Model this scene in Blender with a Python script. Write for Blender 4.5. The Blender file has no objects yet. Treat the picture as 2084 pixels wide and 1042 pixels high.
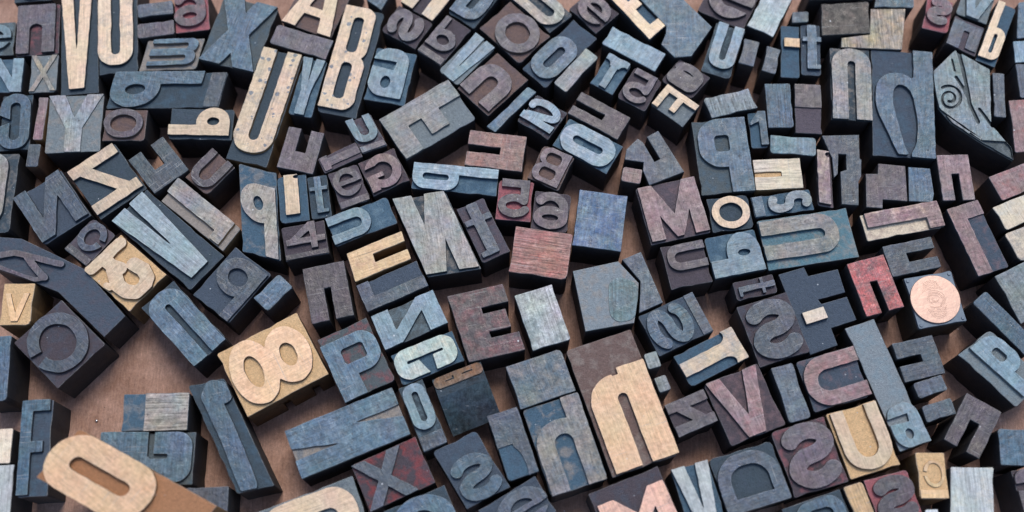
import bpy, math, random
import numpy as np
from mathutils import Vector, Matrix
from mathutils.geometry import tessellate_polygon

# ---------------------------------------------------------------- camera, sky, sun, exposure
MM = 0.001
scene = bpy.context.scene
cam_data = bpy.data.cameras.new("camera")
cam = bpy.data.objects.new("camera", cam_data)
scene.collection.objects.link(cam)
scene.camera = cam
cam.location = (0, -172.164 * MM, 523.300 * MM)
cam.rotation_euler = (0.3316, 0, 0)
cam_data.sensor_width = 36
cam_data.lens = 41.4587
cam_data.clip_start = 0.01
cam_data.clip_end = 50
cam_data.dof.use_dof = True
cam_data.dof.focus_distance = 0.532
cam_data.dof.aperture_fstop = 4.5

world = bpy.data.worlds.new("World")
scene.world = world
world.use_nodes = True
wn = world.node_tree.nodes
bg = wn["Background"]
sky = wn.new("ShaderNodeTexSky")
sky.sky_type = 'NISHITA'
sky.sun_disc = False
SUN_EL, SUN_AZ = 61, 10
sky.sun_elevation = math.radians(SUN_EL)
sky.sun_rotation = math.radians(SUN_AZ)
sky.air_density = 1.0
sky.dust_density = 1.6
sky.ozone_density = 1.0
world.node_tree.links.new(sky.outputs[0], bg.inputs[0])
bg.inputs[1].default_value = 0.11
sd = bpy.data.lights.new("sun", 'SUN')
sd.energy = 1.5
sd.angle = math.radians(25)
sd.color = (1.0, 0.94, 0.86)
sun = bpy.data.objects.new("sun", sd)
scene.collection.objects.link(sun)
az, el = math.radians(SUN_AZ), math.radians(SUN_EL)
sv = Vector((math.sin(az) * math.cos(el), math.cos(az) * math.cos(el), math.sin(el)))
sun.rotation_euler = sv.to_track_quat('Z', 'Y').to_euler()
scene.view_settings.view_transform = 'Standard'
scene.view_settings.look = 'None'
scene.view_settings.exposure = 0.4
scene.view_settings.gamma = 1.0

rng = random.Random(7)

# ---------------------------------------------------------------- materials
# colours of each piece travel as custom properties (col_a, col_b, mottle, grain) read by Attribute nodes
def mat_base(name):
    m = bpy.data.materials.new(name)
    m.use_nodes = True
    nt = m.node_tree
    for n in list(nt.nodes):
        nt.nodes.remove(n)
    out = nt.nodes.new("ShaderNodeOutputMaterial")
    b = nt.nodes.new("ShaderNodeBsdfPrincipled")
    nt.links.new(b.outputs[0], out.inputs[0])
    return m, nt, b

class G:
    def __init__(s, nt): s.nt = nt
    def n(s, t, **kw):
        o = s.nt.nodes.new(t)
        for k, v in kw.items(): setattr(o, k, v)
        return o
    def put(s, sock, v):
        if hasattr(v, 'links'): s.nt.links.new(v, sock)
        else: sock.default_value = v
    def math(s, op, a, b=0.0, c=None, clamp=False):
        o = s.n("ShaderNodeMath", operation=op, use_clamp=clamp)
        s.put(o.inputs[0], a); s.put(o.inputs[1], b)
        if c is not None: s.put(o.inputs[2], c)
        return o.outputs[0]
    def attr(s, name, vec=False):
        o = s.n("ShaderNodeAttribute", attribute_type='OBJECT', attribute_name=name)
        return o.outputs[0] if vec else o.outputs[2]
    def mix(s, f, a, b, mode='MIX'):
        o = s.n("ShaderNodeMix", data_type='RGBA', blend_type=mode)
        s.put(o.inputs[0], f); s.put(o.inputs[6], a); s.put(o.inputs[7], b)
        return o.outputs[2]
    def noise(s, vec, scale, detail=4, rough=.55, dist=0.0):
        o = s.n("ShaderNodeTexNoise")
        s.put(o.inputs['Vector'], vec); o.inputs['Scale'].default_value = scale
        o.inputs['Detail'].default_value = detail; o.inputs['Roughness'].default_value = rough
        o.inputs['Distortion'].default_value = dist
        return o.outputs[0]
    def ramp(s, v, lo, hi, a=0.0, b=1.0):
        o = s.n("ShaderNodeMapRange", clamp=True)
        s.put(o.inputs[0], v); s.put(o.inputs[1], lo); s.put(o.inputs[2], hi)
        s.put(o.inputs[3], a); s.put(o.inputs[4], b)
        return o.outputs[0]

def coords(g):
    """object coordinates in millimetres, shifted at random for each piece"""
    tc = g.n("ShaderNodeTexCoord")
    oi = g.n("ShaderNodeObjectInfo")
    sc = g.n("ShaderNodeVectorMath", operation='SCALE')
    g.nt.links.new(tc.outputs['Object'], sc.inputs[0]); sc.inputs[3].default_value = 1000
    off = g.n("ShaderNodeCombineXYZ")
    g.put(off.inputs[0], g.math('MULTIPLY', oi.outputs['Random'], 517.3))
    g.put(off.inputs[1], g.math('MULTIPLY', oi.outputs['Random'], 291.7))
    ad = g.n("ShaderNodeVectorMath", operation='ADD')
    g.nt.links.new(sc.outputs[0], ad.inputs[0]); g.nt.links.new(off.outputs[0], ad.inputs[1])
    return ad.outputs[0], oi.outputs['Random']

def stretch(g, v, x, y, z=1.0, rot=0.0):
    o = g.n("ShaderNodeMapping")
    g.nt.links.new(v, o.inputs[0]); o.inputs['Scale'].default_value = (x, y, z)
    o.inputs['Rotation'].default_value = (0, 0, rot)
    return o.outputs[0]

def speckle(g, v, scale, size, keep):
    """sparse small dots: 1 inside a dot"""
    o = g.n("ShaderNodeTexVoronoi"); o.inputs['Scale'].default_value = scale
    g.put(o.inputs['Vector'], v)
    sp = g.n("ShaderNodeSeparateColor"); g.nt.links.new(o.outputs['Color'], sp.inputs[0])
    on = g.math('LESS_THAN', sp.outputs[0], keep)
    sz = g.math('MULTIPLY', sp.outputs[1], size)
    return g.math('MULTIPLY', on, g.math('LESS_THAN', o.outputs['Distance'], sz))

def make_face(name, edge=0.0):
    m, nt, b = mat_base(name); g = G(nt)
    v, rnd = coords(g)
    A, Bc = g.attr('col_a', True), g.attr('col_b', True)
    mk, gr, sk = g.attr('mottle'), g.attr('grain'), g.attr('specks')
    big = g.noise(v, .16, 6, .62, .6)
    thr = g.math('SUBTRACT', .78, g.math('MULTIPLY', mk, .5))
    mask = g.ramp(big, g.math('SUBTRACT', thr, .12), g.math('ADD', thr, .2))
    fine = g.noise(v, 1.5, 5, .75)
    gxm = g.attr('grain_x')
    s1 = g.noise(stretch(g, v, 1.35, .075), 1.0, 5, .7, .35); s2 = g.noise(stretch(g, v, .075, 1.35), 1.0, 5, .7, .35)
    strk = g.math('ADD', g.math('MULTIPLY', s1, g.math('SUBTRACT', 1.0, gxm)), g.math('MULTIPLY', s2, gxm))
    mask = g.math('MULTIPLY', mask, g.ramp(g.noise(v, 1.3, 5, .75), .3, .62, .25, 1), clamp=True)
    col = g.mix(mask, A, Bc)
    # ink specks
    spots = g.math('MULTIPLY', speckle(g, g_warp(g, v), .42, .5, .42), sk)
    col = g.mix(g.math('MULTIPLY', spots, .8), col, Bc)
    # grain and pores
    gm = g.math('ADD', g.math('MULTIPLY', g.math('SUBTRACT', strk, .5), g.math('ADD', g.math('MULTIPLY', gr, 1.8), 1.7)),
                g.math('MULTIPLY', g.math('SUBTRACT', fine, .5), .6))
    med = g.noise(v, .55, 4, .6)
    gm = g.math('ADD', gm, g.math('MULTIPLY', g.math('SUBTRACT', med, .5), 1.3))
    gm = g.math('MULTIPLY', gm, g.ramp(g.attr('wear'), 0, 1, .45, 1.15))
    val = g.math('ADD', 1.0, gm)
    val = g.math('MULTIPLY', val, g.math('ADD', .8, g.math('MULTIPLY', rnd, .4)))
    hsv = g.n("ShaderNodeHueSaturation"); g.put(hsv.inputs['Color'], col); g.put(hsv.inputs['Value'], val)
    col = hsv.outputs[0]
    # old stains of other inks
    tn = g.n("ShaderNodeTexNoise"); g.put(tn.inputs['Vector'], v); tn.inputs['Scale'].default_value = .07; tn.inputs['Detail'].default_value = 3; tn.inputs['Roughness'].default_value = .5
    tc2 = g.n("ShaderNodeVectorMath", operation='MULTIPLY_ADD'); nt.links.new(tn.outputs['Color'], tc2.inputs[0]); tc2.inputs[1].default_value = (.9, .55, .7); tc2.inputs[2].default_value = (.53, .72, .64)
    col = g.mix(g.ramp(g.attr('wear'), .2, 1, .3, .8), col, g.mix(1.0, col, tc2.outputs[0], 'MULTIPLY'))
    # rubbed pale patches and darker ink build-up
    rub = g.math('MULTIPLY', g.ramp(g.noise(v, .2, 8, .75, 1.2), .5, .7, 0, .55), g.ramp(strk, .3, .62, .3, 1))
    wear = g.attr('wear')
    rub = g.math('MULTIPLY', rub, wear)
    lit = g.n("ShaderNodeHueSaturation"); g.put(lit.inputs['Color'], col)
    lit.inputs['Value'].default_value = 2.1; lit.inputs['Saturation'].default_value = .7
    col = g.mix(rub, col, lit.outputs[0])
    ink = g.ramp(g.noise(v, .17, 7, .74, .9), .5, .66, 0, .62)
    drk = g.n("ShaderNodeHueSaturation"); g.put(drk.inputs['Color'], col); drk.inputs['Value'].default_value = .42
    col = g.mix(g.math('MULTIPLY', g.math('MULTIPLY', ink, wear), g.ramp(fine, .35, .6, .4, 1)), col, drk.outputs[0])
    # rims rubbed pale, where the wood stands proud
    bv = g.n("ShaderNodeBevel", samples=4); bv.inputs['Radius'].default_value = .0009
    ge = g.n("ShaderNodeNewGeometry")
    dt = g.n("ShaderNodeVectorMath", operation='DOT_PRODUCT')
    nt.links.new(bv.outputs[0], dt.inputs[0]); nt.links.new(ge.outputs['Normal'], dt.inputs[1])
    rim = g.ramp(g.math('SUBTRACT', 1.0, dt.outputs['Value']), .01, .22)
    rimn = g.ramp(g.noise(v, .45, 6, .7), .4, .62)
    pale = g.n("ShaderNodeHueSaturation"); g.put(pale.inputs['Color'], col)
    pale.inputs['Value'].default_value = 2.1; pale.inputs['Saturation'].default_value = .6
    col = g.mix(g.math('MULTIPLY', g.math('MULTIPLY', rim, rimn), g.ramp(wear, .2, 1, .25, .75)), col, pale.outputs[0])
    # scratches (thin pale lines) and lint
    sc = g.noise(stretch(g, v, .05, 1.7, 1, .6), 1.0, 2, .5)
    scm = g.math('MULTIPLY', g.ramp(sc, .685, .72), .45)
    col = g.mix(scm, col, (.42, .42, .42, 1))
    s3 = g.noise(stretch(g, v, 1.6, .045, 1, -.35), 1.0, 2, .5)
    col = g.mix(g.math('MULTIPLY', g.ramp(s3, .69, .73), .5), col, (.02, .022, .026, 1))
    col = g.mix(g.math('MULTIPLY', speckle(g, v, .22, .1, .14), .7), col, (.75, .78, .8, 1))
    col = g.mix(g.math('MULTIPLY', speckle(g, g_warp(g, v), .5, .3, .16), g.ramp(wear, .2, 1, .12, .55)), col, (.03, .03, .035, 1))
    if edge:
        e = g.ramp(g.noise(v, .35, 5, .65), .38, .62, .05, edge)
        col = g.mix(e, col, (.5, .5, .48, 1))  # paler bevels: worn wood plus bright edge highlights painted into the colour
    g.put(b.inputs['Base Color'], col)
    g.put(b.inputs['Roughness'], g.math('ADD', g.ramp(g.noise(v, .3, 5, .7), .35, .65, .16, .5), g.math('MULTIPLY', fine, .15)))
    b.inputs['Specular IOR Level'].default_value = .55
    bp = g.n("ShaderNodeBump"); bp.inputs['Strength'].default_value = .5; bp.inputs['Distance'].default_value = .00045
    hgt = g.math('ADD', g.math('MULTIPLY', strk, g.math('ADD', .5, gr)), g.math('ADD', g.math('MULTIPLY', fine, .6), g.math('MULTIPLY', med, 1.3)))
    g.put(bp.inputs['Height'], hgt)
    g.put(b.inputs['Normal'], bp.outputs[0])
    return m

def g_warp(g, v):
    nz = g.n("ShaderNodeTexNoise"); g.put(nz.inputs['Vector'], v); nz.inputs['Scale'].default_value = .9
    o = g.n("ShaderNodeVectorMath", operation='MULTIPLY_ADD')
    g.nt.links.new(nz.outputs['Color'], o.inputs[0]); o.inputs[1].default_value = (1.4, 1.4, 0)
    g.nt.links.new(v, o.inputs[2])
    return o.outputs[0]

def make_recess():
    """routed-out ground between the letters: rough, dark, with glints of grit painted in as pale specks"""
    m, nt, b = mat_base("routed_wood"); g = G(nt)
    v, rnd = coords(g)
    A, Bc = g.attr('col_a', True), g.attr('col_b', True)
    rm = g.n('ShaderNodeTexWave', wave_type='RINGS'); g.put(rm.inputs['Vector'], g_warp(g, stretch(g, v, .5, .5))); rm.inputs['Scale'].default_value = .9; rm.inputs['Distortion'].default_value = 6; rm.inputs['Detail'].default_value = 3
    n1 = g.noise(v, .22, 5, .6, .4); n2 = g.noise(v, 2.0, 6, .8); n3 = g.noise(v, 4.5, 3, .7)
    col = g.mix(g.ramp(n1, .47, .64, 0, g.math('ADD', .2, g.math('MULTIPLY', g.attr('mottle'), .8))), A, Bc)
    n4 = g.noise(v, .75, 4, .75)
    val = g.math('ADD', -.5, g.math('ADD', g.math('ADD', g.math('MULTIPLY', n4, 1.1), g.math('MULTIPLY', n2, 1.7)), g.math('MULTIPLY', n3, .6)))
    hsv = g.n("ShaderNodeHueSaturation"); g.put(hsv.inputs['Color'], col); g.put(hsv.inputs['Value'], val)
    col = g.mix(g.math('MULTIPLY', speckle(g, v, .45, .15, .13), .7), hsv.outputs[0], (.7, .74, .78, 1))  # pale specks: tiny glints painted into the colour
    g.put(b.inputs['Base Color'], col)
    g.put(b.inputs['Roughness'], g.ramp(n2, .3, .7, .38, .75))
    bp = g.n("ShaderNodeBump"); bp.inputs['Strength'].default_value = .8; bp.inputs['Distance'].default_value = .0006
    g.put(bp.inputs['Height'], g.math('ADD', g.math('ADD', n2, g.math('MULTIPLY', rm.outputs[1], .12)), g.math('ADD', g.math('MULTIPLY', n4, 1.2), g.math('MULTIPLY', n3, .5))))
    g.put(b.inputs['Normal'], bp.outputs[0])
    return m

def make_side():
    m, nt, b = mat_base("inky_side"); g = G(nt)
    v, rnd = coords(g)
    S = g.attr('col_s', True)
    n1 = g.noise(v, .25, 5, .6); st = g.noise(stretch(g, v, .5, .5, 3), 1.0, 4, .6)
    val = g.math('ADD', .25, g.math('ADD', g.math('MULTIPLY', n1, .9), g.math('MULTIPLY', st, .6)))
    hsv = g.n("ShaderNodeHueSaturation"); g.put(hsv.inputs['Color'], S); g.put(hsv.inputs['Value'], val)
    col = g.mix(g.ramp(g.noise(v, .12, 5, .65), .45, .68, 0, .5), hsv.outputs[0], (.062, .05, .042, 1))
    g.put(b.inputs['Base Color'], col)
    b.inputs['Roughness'].default_value = .7
    b.inputs['Specular IOR Level'].default_value = .25
    bp = g.n("ShaderNodeBump"); bp.inputs['Strength'].default_value = .4; bp.inputs['Distance'].default_value = .0004
    g.put(bp.inputs['Height'], st); g.put(b.inputs['Normal'], bp.outputs[0])
    return m

def make_table():
    m, nt, b = mat_base("brown_tabletop"); g = G(nt)
    tc = g.n("ShaderNodeTexCoord")
    sc = g.n("ShaderNodeVectorMath", operation='SCALE'); nt.links.new(tc.outputs['Object'], sc.inputs[0]); sc.inputs[3].default_value = 1000
    v = sc.outputs[0]
    st = g.noise(stretch(g, v, .95, .14), 1.0, 6, .78, .3); n1 = g.noise(v, .06, 6, .7); n2 = g.noise(v, .9, 6, .8)
    col = g.mix(g.ramp(n1, .35, .65), (.31, .17, .118, 1), (.50, .31, .24, 1))
    val = g.math('ADD', -.42, g.math('ADD', g.math('MULTIPLY', st, 1.5), g.math('MULTIPLY', n2, 1.3)))
    hsv = g.n("ShaderNodeHueSaturation"); g.put(hsv.inputs['Color'], col); g.put(hsv.inputs['Value'], val)
    col = g.mix(g.math('MULTIPLY', speckle(g, v, .3, .12, .2), .6), hsv.outputs[0], (.03, .025, .02, 1))
    col = g.mix(g.math('MULTIPLY', speckle(g, v, .22, .08, .12), .7), col, (.7, .7, .7, 1))
    g.put(b.inputs['Base Color'], col)
    b.inputs['Roughness'].default_value = .75
    bp = g.n("ShaderNodeBump"); bp.inputs['Strength'].default_value = .6; bp.inputs['Distance'].default_value = .0005
    g.put(bp.inputs['Height'], g.math('ADD', st, n2)); g.put(b.inputs['Normal'], bp.outputs[0])
    return m

def make_metal(name, col, rough, metallic=.85):
    m, nt, b = mat_base(name); g = G(nt)
    v, rnd = coords(g)
    n1 = g.noise(v, .5, 5, .6); n2 = g.noise(v, 3.0, 3, .7)
    val = g.math('ADD', .7, g.math('ADD', g.math('MULTIPLY', n1, .4), g.math('MULTIPLY', n2, .2)))
    hsv = g.n("ShaderNodeHueSaturation"); hsv.inputs['Color'].default_value = (*col, 1); g.put(hsv.inputs['Value'], val)
    g.put(b.inputs['Base Color'], hsv.outputs[0])
    b.inputs['Metallic'].default_value = metallic
    g.put(b.inputs['Roughness'], g.ramp(n1, .3, .7, rough - .08, rough + .12))
    bp = g.n("ShaderNodeBump"); bp.inputs['Strength'].default_value = .25; bp.inputs['Distance'].default_value = .0003
    g.put(bp.inputs['Height'], n1); g.put(b.inputs['Normal'], bp.outputs[0])
    return m

M_FACE = make_face("inked_wood_face")
M_EDGE = make_face("worn_highlight_edge", .42)
M_RECESS = make_recess()
M_SIDE = make_side()
M_TABLE = make_table()
M_COPPER = make_metal("dull_copper", (.50, .35, .29), .42, .8)
M_STEEL = make_metal("blued_steel", (.13, .17, .22), .5, .5)
M_BEAD = make_metal("shiny_bead", (.75, .76, .78), .15, .9)

# ---------------------------------------------------------------- tabletop
def link(o, parent=None):
    scene.collection.objects.link(o)
    if parent: o.parent = parent
    return o

tm = bpy.data.meshes.new("tabletop")
S = 2.0
tm.from_pydata([(-S, -S, 0), (S, -S, 0), (S, S, 0), (-S, S, 0)], [], [(0, 1, 2, 3)])
tm.materials.append(M_TABLE)
table = link(bpy.data.objects.new("tabletop", tm)); table["kind"] = "structure"

# ---------------------------------------------------------------- glyph outlines as signed distance fields (mm)
def box(x, y, x0, y0, x1, y1, r=0.0):
    cx, cy, hx, hy = (x0 + x1) / 2, (y0 + y1) / 2, (x1 - x0) / 2, (y1 - y0) / 2
    r = max(0.0, min(r, hx, hy))
    qx, qy = np.abs(x - cx) - hx + r, np.abs(y - cy) - hy + r
    return np.hypot(np.maximum(qx, 0), np.maximum(qy, 0)) + np.minimum(np.maximum(qx, qy), 0) - r

def ell(x, y, cx, cy, rx, ry):
    k = np.hypot((x - cx) / rx, (y - cy) / ry)
    return (k - 1) * min(rx, ry)

def poly(x, y, P):
    P = np.array(P, float); n = len(P)
    d = np.full(x.shape, 1e9); ins = np.zeros(x.shape, bool)
    for i in range(n):
        a, b = P[i], P[(i + 1) % n]
        e = b - a; L = e @ e + 1e-12
        t = np.clip(((x - a[0]) * e[0] + (y - a[1]) * e[1]) / L, 0, 1)
        d = np.minimum(d, np.hypot(x - a[0] - t * e[0], y - a[1] - t * e[1]))
        c = (a[1] > y) != (b[1] > y)
        if abs(e[1]) > 1e-12:
            ins ^= c & (x < (y - a[1]) * e[0] / e[1] + a[0])
    return np.where(ins, -d, d)

def stroke(x, y, pts, r):
    d = np.full(x.shape, 1e9)
    for a, b in zip(pts[:-1], pts[1:]):
        ex, ey = b[0] - a[0], b[1] - a[1]; L = ex * ex + ey * ey + 1e-12
        t = np.clip(((x - a[0]) * ex + (y - a[1]) * ey) / L, 0, 1)
        d = np.minimum(d, np.hypot(x - a[0] - t * ex, y - a[1] - t * ey))
    return d - r

def arc(cx, cy, rx, ry, a0, a1, n=14):
    return [(cx + rx * math.cos(math.radians(a0 + (a1 - a0) * i / n)), cy + ry * math.sin(math.radians(a0 + (a1 - a0) * i / n))) for i in range(n + 1)]

U_ = lambda *a: np.minimum.reduce(a)
D_ = lambda a, *b: np.maximum.reduce([a] + [-q for q in b])
I_ = lambda a, b: np.maximum(a, b)

def ring(x, y, x0, y0, x1, y1, t, ty=None):
    ty = t if ty is None else ty
    w, h = x1 - x0, y1 - y0
    if .7 < w / h < 1.45:
        o = ell(x, y, (x0 + x1) / 2, (y0 + y1) / 2, w / 2, h / 2)
        i = ell(x, y, (x0 + x1) / 2, (y0 + y1) / 2, max(w / 2 - t, .2), max(h / 2 - ty, .2))
    else:
        R = min(w, h) * .48
        o = box(x, y, x0, y0, x1, y1, R); i = box(x, y, x0 + t, y0 + ty, x1 - t, y1 - ty, 99)
    return o, i

def glyph(g, x, y, W, H, tf):
    t = tf * W
    if g in ('O', 'o'):
        o, i = ring(x, y, 0, 0, W, H, t, min(t, H * .3)); return D_(o, i)
    if g == 'n':
        R = W * .46
        return D_(I_(box(x, y, 0, -H, W, H, R), -y), box(x, y, t, -H, W - t, H - t * .9, 99))
    if g == 'm':
        a = I_(U_(box(x, y, 0, -H, W * .56, H, W * .26), box(x, y, W * .44, -H, W, H, W * .26)), -y); w = W * .5 - t * .75
        return D_(a, box(x, y, t * .8, -H, t * .8 + w * .6, H * .8, 99), box(x, y, W - t * .8 - w * .6, -H, W - t * .8, H * .8, 99))
    if g == 'nb':
        return D_(box(x, y, 0, 0, W, H, .4), box(x, y, t, -H, W - t, H * .6, 99))
    if g == 'Gfat':
        o = U_(box(x, y, 0, 0, W, H, H * .3), box(x, y, 0, 0, W * .5, H, .5))
        return D_(o, box(x, y, W * .52, H * .5, W * .585, H * 1.2, .2), box(x, y, W * .54, H * .46, W * .74, H * .56, .6))
    if g == 'hleaf':
        o = [(.68, 0), (1, 0), (1, 1), (.62, 1), (.58, .97), (.53, .985), (.40, .98), (.33, .91), (.26, .82), (.18, .73), (.10, .63), (.06, .56), (.04, .49), (.045, .42), (.07, .35), (.12, .295), (.19, .255), (.28, .232), (.38, .222), (.48, .228), (.57, .247), (.64, .275), (.68, .26)]
        c = [(.33, .42), (.36, .37), (.42, .338), (.49, .335), (.56, .352), (.62, .39), (.67, .46), (.70, .55), (.72, .65), (.725, .75), (.70, .86), (.66, .92), (.615, .97), (.61, 1.03), (.565, 1.03), (.56, .97), (.52, .93), (.48, .86), (.43, .75), (.37, .62), (.33, .52)]
        f = lambda P: [(px * W, (1 - py) * H) for px, py in P]
        return D_(poly(x, y, f(o)), poly(x, y, f(c)))
    if g == 'nsp':
        a = I_(box(x, y, 0, -H, W * .9, H * .95, W * .42), -y)
        s = box(x, y, W * .5, 0, W, H)
        return D_(U_(a, s), box(x, y, t, -H, W - t, H * .74, 99), box(x, y, W * .46, H * .93, W * .56, H * 1.1, .3))
    if g == 'nsq':
        return D_(box(x, y, 0, 0, W, H, .3), box(x, y, t, -H, W - t, H * .58, .2))
    if g == 'usq':
        return D_(box(x, y, 0, 0, W, H, .3), box(x, y, t, H * .45, W - t, H * 2, .2))
    if g == 'U':
        R = W * .46
        return D_(I_(box(x, y, 0, 0, W, 2 * H, R), y - H), box(x, y, t, t * .9, W - t, 2 * H, 99))
    if g == 'h':
        a = I_(box(x, y, 0, -H, W, H * .78, W * .45), -y)
        return D_(U_(a, box(x, y, 0, 0, t, H)), box(x, y, t, -H, W - t, H * .78 - t * .8, 99))
    if g in ('b', 'd', 'p', 'q'):
        if g in 'dq': x = W - x
        if g in 'pq': y = H - y
        bh = min(H * .66, max(W * 1.05, H * .55))
        o, i = ring(x, y, 0, 0, W, bh, t, min(t, bh * .32))
        o = U_(o, box(x, y, 0, 0, W * .5, bh * .5))
        return D_(U_(o, box(x, y, 0, 0, t, H)), i)
    if g == 'P':
        bh = H * .66
        o = U_(box(x, y, 0, H - bh, W, H, bh * .42), box(x, y, 0, 0, W * .45, H))
        k = tf - .36                       # tf above .36 means a tighter counter
        return D_(o, box(x, y, W * (.36 + k), H - bh * .68, W * (.68 - k), H - bh * (.34 + k), 1.6))
    if g == 'D':
        R = min(W * .75, H * .45)
        o = U_(box(x, y, 0, 0, W, H, R), box(x, y, 0, 0, W * .4, H))
        i = U_(box(x, y, t, t, W - t, H - t, R * .6), box(x, y, t, t, W * .5, H - t))
        return D_(o, i)
    if g == 'B':
        o = U_(box(x, y, 0, H * .48, W * .97, H, W * .36), box(x, y, 0, 0, W, H * .53, W * .36), box(x, y, 0, 0, W * .5, H))
        ty = min(t, H * .13)
        return D_(o, box(x, y, t, H * .5 + ty * .5, W - t, H - ty, W * .14), box(x, y, t, ty, W - t, H * .5 - ty * .5, W * .14))
    if g == 'C':
        o, i = ring(x, y, 0, 0, W, H, t, min(t, H * .3))
        return D_(o, i, poly(x, y, [(W * .5, H * .5), (W * 1.2, H * .66), (W * 1.2, H * .38)]))
    if g == 'G':
        o, i = ring(x, y, 0, 0, W, H, t, min(t, H * .26))
        a = D_(o, i, box(x, y, W * .55, H * .5, W * 1.2, H * .72))
        return U_(a, box(x, y, W * .52, H * .36, W, H * .5), box(x, y, W - t, H * .02, W, H * .5))
    if g == 'e':
        o, i = ring(x, y, 0, 0, W, H, t, min(t, H * .26))
        a = D_(o, i, box(x, y, W * .5, H * .27, W * 1.2, H * .43))
        return U_(a, box(x, y, t * .7, H * .42, W - t * .5, H * .56))
    if g == 'a':
        o = box(x, y, 0, 0, W, H, W * .42)
        a = D_(U_(o, box(x, y, W * .6, 0, W, H * .5)), ell(x, y, W * .47, H * .30, W * (.5 - tf) * .9 + .3, H * .12))
        return D_(a, poly(x, y, [(-W, H * .66), (W * .62, H * .56), (W * .66, H * .74), (W * .35, H * .74), (-W, H * .74)]))
    if g == 'S':
        r = t / 2; rx = W / 2 - r; ry = (H - t) / 4
        a0 = 12 + max(0, tf - .24) * 260
        p = arc(W / 2, r + 3 * ry, rx, ry, a0, 270) + arc(W / 2, r + ry, rx, ry, 90, a0 - 180)
        return stroke(x, y, p, r)
    if g == '2':
        r = t / 2; rx = W / 2 - r; ry = H * .31 - r * .5; cy = H - r - ry
        p = arc(W / 2, cy, rx, ry, 185, -40) + [(r * 1.4, r * 1.6)]
        return I_(U_(stroke(x, y, p, r), box(x, y, 0, 0, W, t)), -y)
    if g == '3':
        r = t / 2; rx = W / 2 - r; ry = (H - t) / 4
        return U_(stroke(x, y, arc(W / 2, r + 3 * ry, rx * .92, ry, 165, -90), r), stroke(x, y, arc(W / 2, r + ry, rx, ry, 90, -165), r), box(x, y, W * .3, H * .5 - r, W * .6, H * .5 + r))
    if g == '4':
        s = box(x, y, W * .62, 0, W * .62 + t, H)
        d = poly(x, y, [(0, H * .34), (W * .62, H), (W * .62 + t, H), (W * .62 + t, H * .82), (t * 1.5, H * .34)])
        return U_(s, d, box(x, y, 0, H * .22, W, H * .22 + t))
    if g == '5':
        r = t / 2; rx = W / 2 - r; ry = H * .31 - r
        return U_(box(x, y, W * .12, H - t, W * .92, H), box(x, y, W * .08, H * .45, W * .08 + t, H), stroke(x, y, arc(W / 2, r + ry, rx, ry, 140, -155), r))
    if g == '6':
        r = t / 2; bh = H * .62
        o, i = ring(x, y, 0, 0, W, bh, t, t)
        tail = stroke(x, y, [(r, bh * .5)] + arc(W * .52, H - r - (H - r - bh * .5) * .55, W * .52 - r, (H - r - bh * .5) * .55, 180, 35), r)
        return U_(D_(o, i), tail)
    if g == '8':
        e = lambda x0, y0, x1, y1: ell(x, y, (x0 + x1) / 2, (y0 + y1) / 2, (x1 - x0) / 2, (y1 - y0) / 2)
        o1, o2 = e(W * .07, H * .46, W * .93, H), e(0, 0, W, H * .55)
        ty = t * .82; i1, i2 = e(W * .07 + t, H * .46 + ty, W * .93 - t, H - ty), e(t, ty, W - t, H * .55 - ty)
        return D_(U_(o1, o2), i1, i2)
    if g == 'E':
        ty = min(t, H * .27)
        return U_(box(x, y, 0, 0, t, H), box(x, y, 0, 0, W, ty), box(x, y, 0, H - ty, W, H), box(x, y, 0, H / 2 - ty / 2, W * .9, H / 2 + ty / 2))
    if g == 'F':
        ty = min(t, H * .25)
        return U_(box(x, y, 0, 0, t, H), box(x, y, 0, H - ty, W, H), box(x, y, 0, H * .56 - ty, W * .82, H * .56))
    if g == 'L':
        return U_(box(x, y, 0, 0, t, H), box(x, y, 0, 0, W, min(t, H * .22)))
    if g == 'hook':
        return U_(box(x, y, 0, 0, t, H), box(x, y, 0, H * .79, W, H))
    if g == 'hk':
        return U_(box(x, y, 0, H * .5, W, H, .4), D_(box(x, y, W * .5, 0, W, H), ell(x, y, W * .2, H * .12, W * .5, H * .42)), D_(box(x, y, 0, 0, W, H), box(x, y, 0, -1, W, H), ))
    if g == 'J':
        return U_(box(x, y, W - t, 0, W, H, .3), box(x, y, 0, 0, W, H * .16, .3))
    if g == 'T':
        a = box(x, y, W / 2 - t / 2, 0, W / 2 + t / 2, H)
        b = D_(box(x, y, 0, H * .68, W, H, .6), ell(x, y, W * .1, H * .66, W * .2, H * .16), ell(x, y, W * .9, H * .66, W * .2, H * .16))
        return U_(a, b)
    if g == 'l':
        return D_(box(x, y, 0, 0, W, H), ell(x, y, W * .98, H * .93, W * .3, H * .045))
    if g == '1':
        return U_(box(x, y, W - t, 0, W, H), poly(x, y, [(0, H * .66), (W - t, H), (W, H), (W, H * .8), (0, H * .58)]))
    if g == 'bar':
        return box(x, y, 0, 0, W, H, .2)
    if g == 'H':
        return D_(box(x, y, 0, 0, W, H), box(x, y, t, H * .6, W - t, 2 * H), box(x, y, t, -H, W - t, H * .38))
    if g == 't':
        x0 = W * .5 - t / 2
        return U_(box(x, y, x0, 0, x0 + t, H, t * .2), box(x, y, 0, H * .62, W, H * .62 + t * .55, .2), box(x, y, x0, 0, W * .95, t * .5, .4))
    if g == 'r':
        return U_(box(x, y, 0, 0, t, H), D_(box(x, y, 0, H * .5, W, H, .8), box(x, y, t, 0, W * .75, H * .72, .6)), box(x, y, W * .62, H * .1, W, H))
    if g == 'V':
        a = poly(x, y, [(0, H), (t, H), (W / 2, H * .30), (W - t, H), (W, H), (W / 2 + t * .62, 0), (W / 2 - t * .62, 0)])
        return a
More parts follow.
